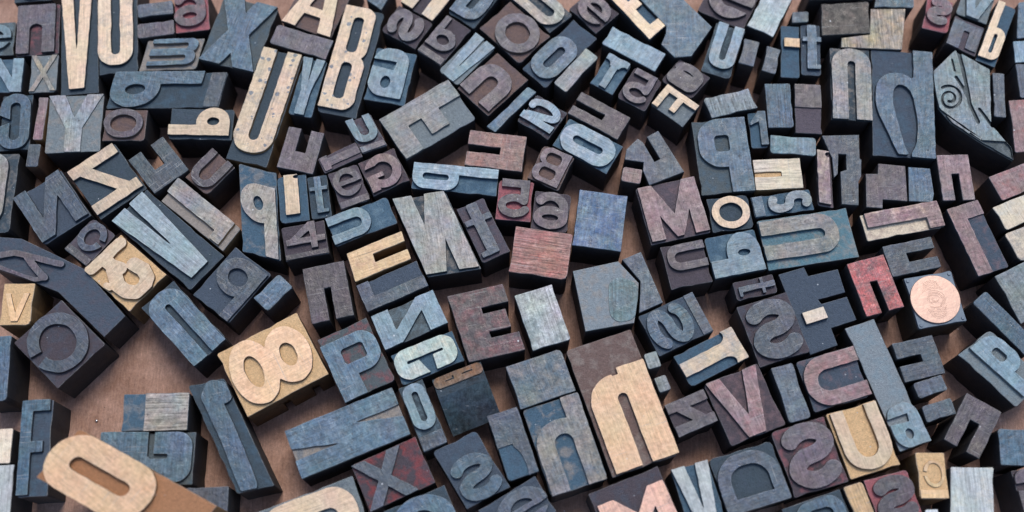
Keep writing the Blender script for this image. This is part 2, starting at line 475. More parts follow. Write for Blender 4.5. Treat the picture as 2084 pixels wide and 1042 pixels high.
    if g == 'A':
        a = poly(x, y, [(0, 0), (t, 0), (W / 2, H * .8), (W - t, 0), (W, 0), (W / 2 + t * .6, H), (W / 2 - t * .6, H)])
        return U_(a, box(x, y, W * .3, H * .22, W * .7, H * .34))
    if g == 'Y':
        return poly(x, y, [(0, H), (t, H), (W / 2, H * .6), (W - t, H), (W, H), (W / 2 + t / 2, H * .42), (W / 2 + t / 2, 0), (W / 2 - t / 2, 0), (W / 2 - t / 2, H * .42)])
    if g == 'X':
        return U_(poly(x, y, [(0, H), (t, H), (W, 0), (W - t, 0)]), poly(x, y, [(0, 0), (t, 0), (W, H), (W - t, H)]))
    if g == 'N':
        k = t * 1.05
        return U_(box(x, y, 0, 0, t, H), box(x, y, W - t, 0, W, H), poly(x, y, [(0, H), (k, H), (W, 0), (W - k, 0)]))
    if g == 'Z':
        ty = min(t * 1.1, H * .3)
        return U_(box(x, y, 0, 0, W, ty), box(x, y, 0, H - ty, W, H), poly(x, y, [(0, 0), (t * 1.25, 0), (W, H), (W - t * 1.25, H)]))
    if g == 'M':
        return U_(box(x, y, 0, 0, t, H), box(x, y, W - t, 0, W, H), poly(x, y, [(0, H), (t, H), (W / 2, H * .42), (W - t, H), (W, H), (W / 2 + t * .25, 0), (W / 2 - t * .25, 0)]))
    if g == 'eslot':
        o = box(x, y, 0, 0, W, H, H * .42)
        return D_(o, box(x, y, W * .2, H * .5, W * .8, H * .585, 99), poly(x, y, [(W * .38, H * .54), (W * .62, H * .54), (W * .585, -H * .2), (W * .525, -H * .2)]))
    raise ValueError(g)

def rough_edge(x, y, seed, amp):
    """slow wobble of the outline: knocks and wear"""
    r = random.Random(seed); d = np.zeros(x.shape)
    for k in range(7):
        a = r.uniform(0, 6.28); f = r.uniform(.25, 1.6); p = r.uniform(0, 6.28)
        d += np.sin((x * math.cos(a) + y * math.sin(a)) * f + p) / (1 + f)
    return d * amp * .5

def contours(fun, W, H, seed, amp=.13, pad=.6):
    """closed outlines of the zero level, by marching squares"""
    cell = max(W, H) / 118.0
    nx, ny = int((W + 2 * pad) / cell) + 2, int((H + 2 * pad) / cell) + 2
    xs, ys = -pad + cell * np.arange(nx), -pad + cell * np.arange(ny)
    X, Yg = np.meshgrid(xs, ys, indexing='ij')
    D = fun(X, Yg) + rough_edge(X, Yg, seed, amp)
    D[0, :] = D[-1, :] = 1; D[:, 0] = D[:, -1] = 1
    D[np.abs(D) < 1e-6] = 1e-6
    ins = D < 0
    act = (ins[:-1, :-1] | ins[1:, :-1] | ins[1:, 1:] | ins[:-1, 1:]) & ~(ins[:-1, :-1] & ins[1:, :-1] & ins[1:, 1:] & ins[:-1, 1:])
    pts = {}; nxt = {}
    def pt(i0, j0, i1, j1):
        k = (i0, j0, i1, j1) if (i0, j0) < (i1, j1) else (i1, j1, i0, j0)
        if k not in pts:
            a, b = D[k[0], k[1]], D[k[2], k[3]]; f = a / (a - b)
            pts[k] = (xs[k[0]] + (xs[k[2]] - xs[k[0]]) * f, ys[k[1]] + (ys[k[3]] - ys[k[1]]) * f)
        return k
    for i, j in zip(*np.nonzero(act)):
        cs = [(i, j), (i + 1, j), (i + 1, j + 1), (i, j + 1)]
        v = [ins[c] for c in cs]
        ent, ext = [], []
        for q in range(4):
            a, b = v[q], v[(q + 1) % 4]
            if a and not b: ext.append((q, pt(*cs[q], *cs[(q + 1) % 4])))
            if b and not a: ent.append((q, pt(*cs[q], *cs[(q + 1) % 4])))
        # inside lies to the left: walk from an inside->outside crossing to the outside->inside crossing
        for q, k in ext:
            e = min(ent, key=lambda z: (z[0] - q) % 4)
            nxt.setdefault(k, e[1])
    loops = []; seen = set()
    for k in list(nxt):
        if k in seen: continue
        lp = []; c = k
        while c in nxt and c not in seen:
            seen.add(c); lp.append(pts[c]); c = nxt[c]
        if len(lp) > 5: loops.append(simplify(lp, cell * .16))
    return [l for l in loops if len(l) >= 3 and abs(area(l)) > .25]

def area(l):
    a = np.array(l); b = np.roll(a, -1, 0)
    return float((a[:, 0] * b[:, 1] - b[:, 0] * a[:, 1]).sum() / 2)

def simplify(l, tol):
    a = np.array(l); n = len(a)
    i0 = 0; i1 = int(np.argmax(((a - a[0]) ** 2).sum(1)))
    keep = {i0, i1}
    st = [(i0, i1), (i1, n)]
    while st:
        s, e = st.pop()
        if e - s < 2: continue
        p, q = a[s], a[e % n]; d = q - p; L = math.hypot(*d) + 1e-12
        r = np.abs((a[s + 1:e, 0] - p[0]) * d[1] - (a[s + 1:e, 1] - p[1]) * d[0]) / L
        k = int(np.argmax(r))
        if r[k] > tol:
            m = s + 1 + k; keep.add(m); st += [(s, m), (m, e)]
    return [tuple(a[i]) for i in sorted(keep)]

def inset(l, d):
    """move each corner of an outline towards its inside (outer outlines run anticlockwise, holes clockwise)"""
    a = np.array(l, float)
    e = np.roll(a, -1, 0) - a; e /= (np.hypot(e[:, 0], e[:, 1])[:, None] + 1e-9)
    n1 = np.stack([-e[:, 1], e[:, 0]], 1); n0 = np.roll(n1, 1, 0)
    b = n0 + n1; L = (b ** 2).sum(1)
    b = b * (2 / np.maximum(L, .9))[:, None] * .5 * 1.0
    return a + b * d

def prism(name, loops, z0, z1, bev, mats, draft=0.0):
    """solid with the given outlines, bevelled along its upper rim; material slots: face, edge, side"""
    loops = [list(map(tuple, l)) for l in loops]
    # orientation by nesting
    A = [np.array(l) for l in loops]
    def pin(p, P):
        c = False
        for i in range(len(P)):
            a, b = P[i - 1], P[i]
            if (a[1] > p[1]) != (b[1] > p[1]) and p[0] < (p[1] - a[1]) * (b[0] - a[0]) / (b[1] - a[1]) + a[0]: c = not c
        return c
    verts, faces, mi = [], [], []
    tops = []
    for k, l in enumerate(loops):
        depth = sum(pin(l[0], A[m]) for m in range(len(A)) if m != k)
        ccw = area(l) > 0
        if ccw == (depth % 2 == 1): l = l[::-1]
        n = len(l); o = len(verts)
        t = inset(l, bev); w = inset(l, -draft)
        for p in w: verts.append((p[0] * MM, p[1] * MM, z0 * MM))
        for p in l: verts.append((p[0] * MM, p[1] * MM, (z1 - bev) * MM))
        m = inset(l, bev * .3)
        for p in m: verts.append((p[0] * MM, p[1] * MM, (z1 - bev * .3) * MM))
        for p in t: verts.append((p[0] * MM, p[1] * MM, z1 * MM))
        for i in range(n):
            j = (i + 1) % n
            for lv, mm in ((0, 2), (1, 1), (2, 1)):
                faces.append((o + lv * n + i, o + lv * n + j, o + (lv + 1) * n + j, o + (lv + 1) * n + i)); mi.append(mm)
        tops.append((o + 3 * n, n))
    flat = [[Vector((verts[s + i][0] * 1000, verts[s + i][1] * 1000, 0)) for i in range(n)] for s, n in tops]
    idx = [s + i for s, n in tops for i in range(n)]
    fv = [v for l in flat for v in l]
    for tri in tessellate_polygon(flat):
        a, b, c = (fv[q] for q in tri)
        if (b - a).cross(c - a).z < 0: tri = tri[::-1]
        faces.append(tuple(idx[q] for q in tri)); mi.append(0)
    me = bpy.data.meshes.new(name)
    me.from_pydata(verts, [], faces)
    me.polygons.foreach_set('material_index', mi)
    for m in mats: me.materials.append(m)
    me.update()
    return me

# ---------------------------------------------------------------- the blocks (measures in mm)
PAL = {'bl': (0.061, 0.12, 0.175), 'bl2': (0.048, 0.093, 0.15), 'lb': (0.188, 0.283, 0.342), 'sl': (0.061, 0.084, 0.117), 'mv': (0.098, 0.08, 0.098), 'pm': (0.223, 0.138, 0.144), 'rp': (0.352, 0.117, 0.133), 'cr': (0.776, 0.578, 0.392), 'cr2': (0.761, 0.552, 0.371), 'tg': (0.305, 0.27, 0.238), 'wd': (0.687, 0.456, 0.238), 'wc': (0.73, 0.617, 0.468), 'rd': (0.305, 0.048, 0.048), 'rd2': (0.27, 0.065, 0.072), 'red': (0.61, 0.107, 0.107), 'rs': (0.296, 0.138, 0.117), 'gr': (0.188, 0.223, 0.238), 'gr2': (0.231, 0.27, 0.296), 'tl': (0.107, 0.209, 0.254), 'pl': (0.552, 0.591, 0.591), 'db': (0.048, 0.072, 0.093), 'dg': (0.089, 0.112, 0.122), 'dm': (0.072, 0.058, 0.07), 'br': (0.162, 0.107, 0.093), 'bk': (0.016, 0.013, 0.012), 'fo': (0.791, 0.515, 0.305), 'fo2': (0.617, 0.352, 0.188), 'vb': (0.032, 0.098, 0.223), 'cu': (0.61, 0.376, 0.305), 'st': (0.114, 0.15, 0.205), 'ru': (0.162, 0.065, 0.013), 'spk': (0.093, 0.162, 0.238), 'wn': (0.156, 0.076, 0.026), 'bw': (0.392, 0.188, 0.089), 'pk': (0.761, 0.445, 0.332), 'lv': (0.254, 0.342, 0.371), 'gz': (0.089, 0.162, 0.175), 'lg': (0.352, 0.445, 0.413)}
SIDES = {'wd': (.25, .15, .07), 'wn': (.15, .085, .04), 'br': (.12, .06, .035), 'gr': (.12, .12, .12), None: (.036, .036, .04)}
BLOCKS = [
dict(k='relief',l='mauve block with square shouldered n, left of the tall cream V',cat='letter block',x=-228.09,y=115.6,r=0.0881,w=20.12,h=27.32,top=23.51,f='mv',b='dm',g='nb',t=0.33,i=(0.02, 0.02, 0.08, 0.02),mot='sl',bm='rp'),
dict(k='relief',l='grey blue e block cut by the left edge, beside the mauve n',cat='letter block',x=-247.74,y=110.59,r=0.066,w=17.64,h=17.98,top=23.52,f='lb',b='dg',g='e',t=0.25,i=(0.1, 0.1, 0.05, 0.15)),
dict(k='relief',l='dark block mostly above the frame over the mauve n',cat='letter block',x=-233.76,y=139.79,r=0.0942,w=18.1,h=16.63,top=23.31,f='sl',b='db',g='o',t=0.25,i=(0.1, 0.1, 0.1, 0.05)),
dict(k='relief',l='tall cream capital V on a slate body, top left',cat='letter block',x=-207.9,y=112.16,r=0.1175,w=17.88,h=62.13,top=23.15,f='cr',b='db',g='V',t=0.36,i=(0.0, 0.0, 0.1, 0.04),mot='cr2'),
dict(k='relief',l='tall cream U with speckled foot, beside the cream V',cat='letter block',x=-190.54,y=123.0,r=0.1141,w=18.46,h=60.95,top=22.99,f='cr',b='db',g='U',t=0.37,i=(0.0, 0.0, 0.1, 0.06),mot='gr'),
dict(k='plain',l='flat slate spacer, upper of the pair right of the cream U',cat='spacer block',x=-172.46,y=126.28,r=0.1479,w=16.93,h=7.29,top=23.22,f='sl',b='sl',mot='mv'),
dict(k='plain',l='flat mauve spacer, lower of the pair right of the cream U',cat='spacer block',x=-171.19,y=115.34,r=0.151,w=17.49,h=7.79,top=23.24,f='mv',b='mv',mot='sl'),
dict(k='relief',l='small 6 with pink ink in its counter, near the top left',cat='number block',x=-155.22,y=125.89,r=0.136,w=16.45,h=21.51,top=22.98,f='mv',b='rp',g='6',m=1,t=0.27,i=(0.0, 0.02, 0.08, 0.1)),
dict(k='relief',l='sideways m in blue on a grey tan body under the pink 6',cat='letter block',x=-162.7,y=102.54,r=-1.7397,w=16.74,h=27.11,top=22.98,f='bl',b='tg',g='m',t=0.2,i=(0.03, 0.06, 0.12, 0.12),mot='lb',sk=0.214),
dict(k='relief',l='large blue X on a grey body, top left of centre',cat='letter block',x=-131.25,y=113.31,r=-0.2596,w=27.76,h=36.41,top=23.65,f='bl',b='dg',g='X',t=0.38,mot='bl2'),
dict(k='relief',l='long blue q lying on its side below the cream U',cat='letter block',x=-162.94,y=83.4,r=1.3966,w=18.82,h=52.75,top=23.41,f='bl',b='db',g='q',t=0.36,i=(0.0, 0.0, 0.0, 0.2),mot='bl2',sk=0.184),
dict(k='relief',l='big worn grey Y block under the cream V',cat='letter block',x=-204.4,y=65.71,r=0.0434,w=25.58,h=29.23,top=23.11,f='gr2',b='gr',g='Y',mot='tg',mk=0.5,rel=0.8,bm='tg'),
dict(k='plain',l='narrow mauve strip leaning on the grey Y block',cat='spacer block',x=-220.32,y=68.01,r=-0.0051,w=4.48,h=21.82,top=23.25,f='pm',b='pm',mot='tg',side='wd'),
dict(k='plain',l='little blue stub at the foot of the grey Y block',cat='spacer block',x=-221.12,y=49.07,r=-0.0059,w=5.51,h=11.32,top=23.63,f='sl',b='sl',mot='mv',side='br'),
dict(k='relief',l='wide mauve o with brown counter beside the grey Y',cat='letter block',x=-181.05,y=65.14,r=-0.0001,w=19.73,h=15.86,top=23.58,f='mv',b='br',g='o',t=0.17,i=(0.02, 0.0, 0.05, 0.05),mot='sl'),
dict(k='relief',l='cream b lying on its side beneath the long blue q',cat='letter block',x=-145.25,y=65.73,r=1.5498,w=15.79,h=29.63,top=23.54,f='cr',b='db',g='b',t=0.36,i=(0.1, 0.0, 0.0, 0.04),mot='cr2'),
dict(k='relief',l='cream A running out of the frame above the flat mauve slab',cat='letter block',x=-92.74,y=132.19,r=-0.3613,w=25.4,h=35.79,top=23.22,f='cr',b='br',g='A',t=0.27,mot='cr2'),
dict(k='plain',l='flat mauve slab under the feet of the cream A',cat='spacer block',x=-100.75,y=108.45,r=-0.3204,w=28.78,h=10.77,top=23.3,f='mv',b='mv',mot='sl'),
dict(k='relief',l='long cream U with blue ink specks, right of the blue X',cat='letter block',x=-116.03,y=74.82,r=-0.2388,w=19.66,h=58.99,top=23.42,f='cr',b='db',g='U',t=0.37,i=(0.0, 0.0, 0.03, 0.08),mot='spk',side='wd'),
dict(k='relief',l='slim blue Y wedged between the cream U and B',cat='letter block',x=-96.78,y=84.98,r=-0.2016,w=11.35,h=29.81,top=22.99,f='lb',b='bl',g='Y',t=0.42,i=(0.0, 0.0, 0.02, 0.0),mot='bl'),
dict(k='relief',l='tall cream capital B spotted with blue ink',cat='letter block',x=-76.65,y=98.7,r=-0.2025,w=19.04,h=57.46,top=23.34,f='cr',b='db',g='B',t=0.34,i=(0.0, 0.0, 0.14, 0.04),mot='spk'),
dict(k='relief',l='fat light blue a right of the cream B',cat='letter block',x=-57.7,y=90.81,r=-0.1925,w=19.73,h=27.91,top=23.14,f='lb',b='bl',g='a',t=0.36,i=(0.02, 0.0, 0.12, 0.08),mot='bl'),
dict(k='relief',l='mauve S on its side, first in the slanting row at top centre',cat='letter block',x=-50.6,y=117.31,r=1.0323,w=16.26,h=19.63,top=23.57,f='mv',b='dm',g='S',m=1,i=(0.02, 0.03, 0.05, 0.08),mot='sl'),
dict(k='relief',l='cream and silver n cut by the top edge above the mauve S',cat='letter block',x=-40.15,y=133.99,r=-0.6056,w=18.85,h=21.03,top=22.99,f='cr',b='dm',g='nsq',t=0.36,mot='pl'),
dict(k='relief',l='blue D with a narrow slot at the top edge',cat='letter block',x=-18.25,y=130.13,r=-0.607,w=15.52,h=22.88,top=23.43,f='bl',b='db',g='D',t=0.38,i=(0.0, 0.0, 0.03, 0.06),mot='lb'),
dict(k='relief',l='mauve blue round b with a scratched counter, left of the large O',cat='letter block',x=-32.62,y=110.11,r=-0.6321,w=14.35,h=24.11,top=23.56,f='mv',b='dm',g='b',t=0.25,i=(0.05, 0.05, 0.05, 0.22),mot='sl'),
dict(k='relief',l='pale blue grey V sloping down from the round b',cat='letter block',x=-21.55,y=99.52,r=-0.7229,w=12.42,h=26.6,top=23.11,f='lb',b='gr',g='V',t=0.44,mot='gr',rel=0.9),
dict(k='relief',l='large round mauve O at upper centre',cat='letter block',x=1.36,y=114.4,r=0.7843,w=20.99,h=27.26,top=23.58,f='mv',b='br',g='o',t=0.23,i=(0.0, 0.16, 0.0, 0.03),mot='sl'),
dict(k='relief',l='tan U running in from the top edge beside the large mauve O',cat='letter block',x=10.31,y=132.27,r=0.7081,w=14.89,h=37.82,top=23.56,f='tg',b='db',g='U',t=0.34,i=(0.0, 0.0, 0.03, 0.03),mot='cr',sk=0.084),
dict(k='relief',l='blue narrow O below the tan U, sloping up to the right',cat='letter block',x=22.83,y=103.22,r=-0.7535,w=15.27,h=36.61,top=22.96,f='bl',b='sl',g='O',t=0.37,i=(0.0, 0.27, 0.0, 0.05),mot='lb'),
dict(k='plain',l='plain grey block with a worn corner right of the sloping blue O',cat='spacer block',x=30.37,y=93.21,r=-0.7037,w=7.76,h=24.32,top=23.45,f='gr',b='gr',mot='tg',mk=0.6),
dict(k='relief',l='mauve n with a brown recess left of the large O',cat='letter block',x=-9.07,y=86.99,r=-0.7808,w=20.65,h=26.77,top=22.95,f='mv',b='br',g='n',t=0.34,i=(0.0, 0.18, 0.05, 0.05),mot='pm'),
dict(k='plain',l='long light blue strip under the mauve n',cat='spacer block',x=-0.16,y=72.78,r=-0.6212,w=4.96,h=28.29,top=23.3,f='bl',b='bl',mot='lb',sk=-0.133),
dict(k='relief',l='small 2 with a pink stain below the sloping blue O',cat='number block',x=14.21,y=69.68,r=-0.5956,w=17.4,h=16.65,top=23.26,f='lb',b='dm',g='2',t=0.22,i=(0.0, 0.04, 0.04, 0.14),mot='pm'),
dict(k='cut',l='dark mauve notched block above the shiny blue O',cat='letter block',x=40.86,y=69.69,r=-2.1083,w=12.91,h=26.42,top=23.09,f='dm',b='dm',g='nsq',t=0.38,mot='mv'),
dict(k='plain',l='light blue slab with a scuffed top, right of upper centre',cat='spacer block',x=58.08,y=104.72,r=-0.5399,w=29.07,h=10.94,top=23.18,f='lb',b='lb',mot='bl',mk=0.5),
dict(k='relief',l='small blue grey T under the light blue slab',cat='letter block',x=46.81,y=91.82,r=-0.5451,w=12.26,h=17.88,top=23.51,f='lb',b='bl',g='T',i=(0.02, 0.0, 0.02, 0.02),mot='gr'),
dict(k='relief',l='mauve 5 with a pink recess right of the small T',cat='number block',x=60.46,y=84.0,r=-0.5265,w=15.04,h=18.11,top=23.17,f='mv',b='dm',g='5',m=1,t=0.24,i=(0.02, 0.02, 0.1, 0.03),mot='pm'),
dict(k='relief',l='round mauve 9 above the small cream F',cat='number block',x=82.5,y=89.63,r=-0.614,w=17.22,h=14.81,top=23.05,f='mv',b='dm',g='6',m=1,t=0.27,i=(0.02, 0.02, 0.05, 0.06),mot='sl',sk=-0.084),
dict(k='relief',l='small cream F on a grey body, right of upper centre',cat='letter block',x=76.7,y=75.2,r=0.8968,w=12.96,h=18.33,top=23.44,f='cr',b='gr',g='F',m=1,t=0.25),
dict(k='relief',l='cream letter with two spurs beside the big plain blue block',cat='letter block',x=58.02,y=128.21,r=0.7515,w=10.78,h=37.56,top=23.26,f='cr',b='bl',g='E',t=0.5,mot='wd',sk=-0.076),
dict(k='poly',l='big plain blue block at the top, right of the cream spurred letter',cat='spacer block',x=75.65,y=117.37,r=0.0,w=45.24,h=45.79,top=23.51,f='bl',b='bl',mot='lb',mk=0.4,p=[(-24.8, 28.34), (-1.43, -0.65), (-1.8, -4.5), (-4.28, -10.39), (1.69, -17.45), (9.81, -16.69), (20.44, -1.04), (0.38, 22.38)]),
dict(k='relief',l='mauve e at the top edge with an orange spot',cat='letter block',x=106.78,y=133.11,r=-0.4758,w=24.04,h=26.87,top=23.11,f='mv',b='dm',g='e',t=0.27,i=(0.03, 0.03, 0.03, 0.06),mot='br'),
dict(k='plain',l='shiny silver blue block cut by the top edge',cat='spacer block',x=125.29,y=126.33,r=-0.4766,w=13.68,h=27.33,top=23.17,f='lb',b='lb',mot='pl',mk=0.8),
dict(k='relief',l='light blue u with curled foot under the mauve e',cat='letter block',x=101.08,y=104.41,r=-0.3308,w=14.34,h=27.42,top=23.51,f='lb',b='db',g='U',t=0.38,i=(0.08, 0.0, 0.03, 0.12),mot='tg'),
dict(k='plain',l='small flat blue spacer, left of a pair right of the curled u',cat='spacer block',x=113.02,y=102.65,r=-0.276,w=7.45,h=13.6,top=23.3,f='sl',b='sl',mot='bl'),
dict(k='plain',l='small flat blue spacer, right of a pair beside the cream dash',cat='spacer block',x=123.32,y=98.64,r=-0.3377,w=6.77,h=13.52,top=23.3,f='sl',b='sl',mot='bl',sk=0.082),
dict(k='relief',l='narrow blue block carrying a cream dash',cat='letter block',x=133.18,y=104.19,r=-0.0707,w=8.92,h=27.75,top=23.12,f='wd',b='bl',g='bar',i=(0.15, 0.27, 0.03, 0.56),mot='cr',rel=2),
dict(k='relief',l='blue stepped t right of the cream dash block',cat='letter block',x=143.13,y=105.11,r=-0.0608,w=9.39,h=27.03,top=22.96,f='bl',b='sl',g='t',t=0.5,i=(0.05, 0.03, 0.0, 0.1),mot='bl2'),
dict(k='plain',l='very dark brown block near the top right',cat='spacer block',x=160.62,y=120.92,r=0.0597,w=23.27,h=17.24,top=23.6,f='bk',b='bk',mot='br',sk=-0.121),
dict(k='poly',l='tan wooden block with visible grain beside the very dark block',cat='spacer block',x=172.85,y=114.35,r=0.0,w=33.03,h=22.18,top=23.01,f='tg',b='tg',mot='wd',mk=0.6,gr=1,p=[(0.63, 12.04), (17.48, 12.19), (13.38, -9.99), (-15.56, -8.69), (-14.77, -3.73), (-1.15, -1.81)]),
dict(k='plain',l='plain blue block cut by the top edge above the tan wooden one',cat='spacer block',x=185.78,y=134.92,r=-0.0178,w=19.07,h=16.09,top=23.54,f='bl',b='bl',mot='sl',sk=-0.11),
dict(k='relief',l='mauve S with purple slits near the top right corner',cat='letter block',x=206.12,y=124.01,r=-0.269,w=12.47,h=17.79,top=23.21,f='mv',b='rp',g='S',m=1,t=0.4,i=(0.05, 0.0, 0.02, 0.15)),
dict(k='relief',l='pale V cut by the top edge left of the cream b',cat='letter block',x=225.04,y=129.14,r=-0.4004,w=15.27,h=16.2,top=23.62,f='lb',b='gr',g='V',mot='gr'),
dict(k='relief',l='slate block with stepped face left of the cream b',cat='letter block',x=217.62,y=112.12,r=-0.4878,w=14.94,h=16.69,top=23.23,f='sl',b='mv',g='r',t=0.42,i=(0.0, 0.12, 0.04, 0.0),mot='mv',rel=1,sk=0.084),
dict(k='relief',l='cream b on a blue body near the top right corner',cat='letter block',x=232.81,y=113.3,r=-0.4345,w=9.51,h=34.88,top=23.61,f='cr',b='bl',g='b',t=0.4,i=(0.0, 0.0, 0.05, 0.05),mot='cr2'),
dict(k='plain',l='plain blue block in the top right corner',cat='spacer block',x=248.44,y=120.81,r=0.1727,w=10.05,h=20.12,top=23.34,f='bl',b='bl',mot='sl',sk=-0.343),
dict(k='plain',l='light blue stub at the right edge under the corner block',cat='spacer block',x=244.16,y=103.24,r=0.0373,w=9.18,h=11.52,top=23.12,f='lb',b='lb',mot='tl',sk=-0.084),
dict(k='plain',l='slate plate at the right edge beside the ornate leaf block',cat='spacer block',x=243.87,y=87.57,r=-0.0045,w=9.58,h=17.81,top=23.47,f='sl',b='sl',mot='bl'),
dict(k='relief',l='tall tan n mottled with blue, left of the large blue h',cat='letter block',x=160.34,y=86.54,r=-0.0659,w=18.8,h=37.95,top=23.42,f='tg',b='db',g='n',t=0.4,i=(0.02, 0.02, 0.0, 0.0),mot='bl',mk=0.55),
dict(k='relief',l='large blue reversed h at upper right',cat='letter block',x=183.79,y=76.34,r=-0.0836,w=28.48,h=55.49,top=23.43,f='bl',b='sl',g='hleaf',mot='bl2'),
dict(k='poly',l='ornate grey leaf shaped block with a scroll, upper right',cat='ornament block',x=214.81,y=73.53,r=0.0,w=32.13,h=57.3,top=23.27,f='gr',b='dg',mot='lb',mk=0.5,rel=1.3,inv=1,p=[(-3.18, 30.54), (11.86, 20.12), (8.85, -8.67), (16.5, -20.2), (16.77, -26.76), (3.67, -18.05), (-9.49, -7.58), (-14.53, 0.08), (-15.36, 11.16), (-15.08, 19.37)],st=[([(-1.9, 29.93), (-0.91, 21.62), (-0.21, 11.16), (0.01, 2.29), (2.77, -7.22)], 0.96), ([(-4.62, 16.0), (-1.97, 10.41), (-0.05, 4.5)], 0.83), ([(-11.85, 10.44), (-10.33, 11.17), (-8.76, 11.45), (-7.27, 11.29), (-5.94, 10.71), (-4.87, 9.76), (-4.11, 8.54), (-3.71, 7.12), (-3.67, 5.63), (-3.98, 4.15), (-4.6, 2.8), (-5.49, 1.66), (-6.55, 0.78), (-7.72, 0.23), (-8.92, 0.02), (-10.05, 0.14), (-11.04, 0.58), (-11.84, 1.29), (-12.41, 2.2), (-12.7, 3.25), (-12.73, 4.35), (-12.5, 5.42), (-12.04, 6.4), (-11.4, 7.22), (-10.63, 7.83), (-9.8, 8.21), (-8.97, 8.34), (-8.19, 8.23), (-7.52, 7.9), (-6.99, 7.4), (-6.64, 6.78), (-6.48, 6.08), (-6.49, 5.37), (-6.67, 4.69), (-6.98, 4.1), (-7.4, 3.63), (-7.87, 3.3), (-8.36, 3.12), (-8.84, 3.09), (-9.25, 3.2), (-9.59, 3.41)], 0.64), ([(4.28, -0.65), (6.69, -5.03), (9.08, -9.4)], 0.77), ([(-14.62, -0.65), (-8.04, -6.49), (3.25, -16.26)], 0.38), ([(-5.49, 25.39), (-4.88, 19.37)], 0.58)]),
dict(k='plain',l='narrow dark strip right of the ornate leaf block',cat='spacer block',x=229.43,y=80.28,r=-0.0968,w=5.51,h=22.99,top=23.11,f='sl',b='sl',mot='gr'),
dict(k='plain',l='mauve block with a red smear at the right edge under the slate plate',cat='spacer block',x=239.04,y=64.38,r=0.0761,w=12.08,h=26.66,top=23.4,f='pm',b='pm',mot='rd',sk=-0.101),
dict(k='relief',l='light blue N at the left edge below the grey blue e',cat='letter block',x=-240.15,y=90.73,r=0.0351,w=16.28,h=17.75,top=23.02,f='lb',b='bl',g='N',mot='bl',rel=1),
dict(k='relief',l='small grey tan X under the mauve n',cat='letter block',x=-222.11,y=91.67,r=0.0535,w=12.79,h=19.87,top=23.43,f='tg',b='gr',g='X',t=0.2,i=(0.02, 0.02, 0.02, 0.03),mot='wd',rel=0.8),
dict(k='relief',l='blue reversed C near the left edge under the light blue N',cat='letter block',x=-232.16,y=66.6,r=0.0673,w=14.09,h=28.44,top=23.39,f='bl',b='db',g='C',m=1,t=0.33,mot='bl2'),
dict(k='plain',l='pale blue sliver at the left edge beside the reversed C',cat='spacer block',x=-243.85,y=64.47,r=0.0583,w=8.89,h=18.01,top=23.21,f='lb',b='lb',mot='bl'),
dict(k='relief',l='worn tan O cut by the left edge',cat='letter block',x=-238.24,y=31.19,r=0.0088,w=20.38,h=38.86,top=23.51,f='tg',b='db',g='O',t=0.42,i=(0.0, 0.0, 0.18, 0.06),mot='mv'),
dict(k='relief',l='dark blue reversed N at left, beside the cream Z',cat='letter block',x=-209.75,y=24.15,r=0.6443,w=24.22,h=27.81,top=23.09,f='sl',b='sl',g='N',m=1,t=0.27,i=(0.0, 0.0, 0.03, 0.03),mot='bl'),
dict(k='relief',l='cream reversed Z on a dark blue body',cat='letter block',x=-186.1,y=37.1,r=0.6584,w=24.8,h=28.54,top=23.22,f='cr',b='db',g='Z',m=1,t=0.21,i=(0.0, 0.0, 0.03, 0.06),mot='tg',mk=0.5),
dict(k='cut',l='dark slate notched block above the mottled J',cat='letter block',x=-162.81,y=44.34,r=0.6837,w=18.87,h=21.38,top=23.51,f='db',b='db',g='usq',t=0.36,mot='sl'),
dict(k='relief',l='mauve U with a reddish hollow right of the dark notched block',cat='letter block',x=-139.31,y=41.51,r=-0.7028,w=14.06,h=18.31,top=23.22,f='mv',b='br',g='U',t=0.27,i=(0.0, 0.0, 0.04, 0.04),mot='sl'),
dict(k='relief',l='long tan J mottled with blue pointing down right',cat='letter block',x=-141.76,y=20.47,r=0.9815,w=13.02,h=38.75,top=23.45,f='tg',b='tg',g='J',t=0.66,i=(0.05, 0.0, 0.0, 0.08),mot='bl',mk=0.5,side='wd',sk=-0.09),
dict(k='relief',l='large pale blue V pointing down right, left of centre',cat='letter block',x=-155.56,y=8.71,r=0.8651,w=21.34,h=49.95,top=23.38,f='lv',b='db',g='V',t=0.43,i=(0.0, 0.0, 0.1, 0.06),mot='gr2',mk=0.5),
dict(k='relief',l='small slate c between the dark N and the wooden 3',cat='letter block',x=-190.62,y=7.15,r=-0.6398,w=14.03,h=18.85,top=23.61,f='sl',b='mv',g='C',t=0.24,i=(0.05, 0.0, 0.05, 0.25),mot='mv'),
dict(k='reliefst',l='fresh light wood 3 at left',cat='number block',x=-173.15,y=-7.36,r=-0.7051,w=29.42,h=22.75,top=23.64,f='cr',b='wd',mot='fo2',side='wd',st=[([(-11.18, 8.21), (-11.53, 4.37), (-11.24, -0.67), (-11.68, -5.0), (-12.12, -8.88)], 2.69), ([(-10.73, -2.01), (-6.13, -1.59), (-2.26, -0.06)], 2.94), ([(0.85, 5.22), (5.68, 6.26), (10.01, 4.72), (12.16, 0.92), (11.11, -3.26), (7.38, -5.75), (2.83, -6.16), (-1.03, -4.24), (-4.18, -2.56)], 3.2), ([(0.68, -9.29), (-1.24, -9.63)], 1.41)]),
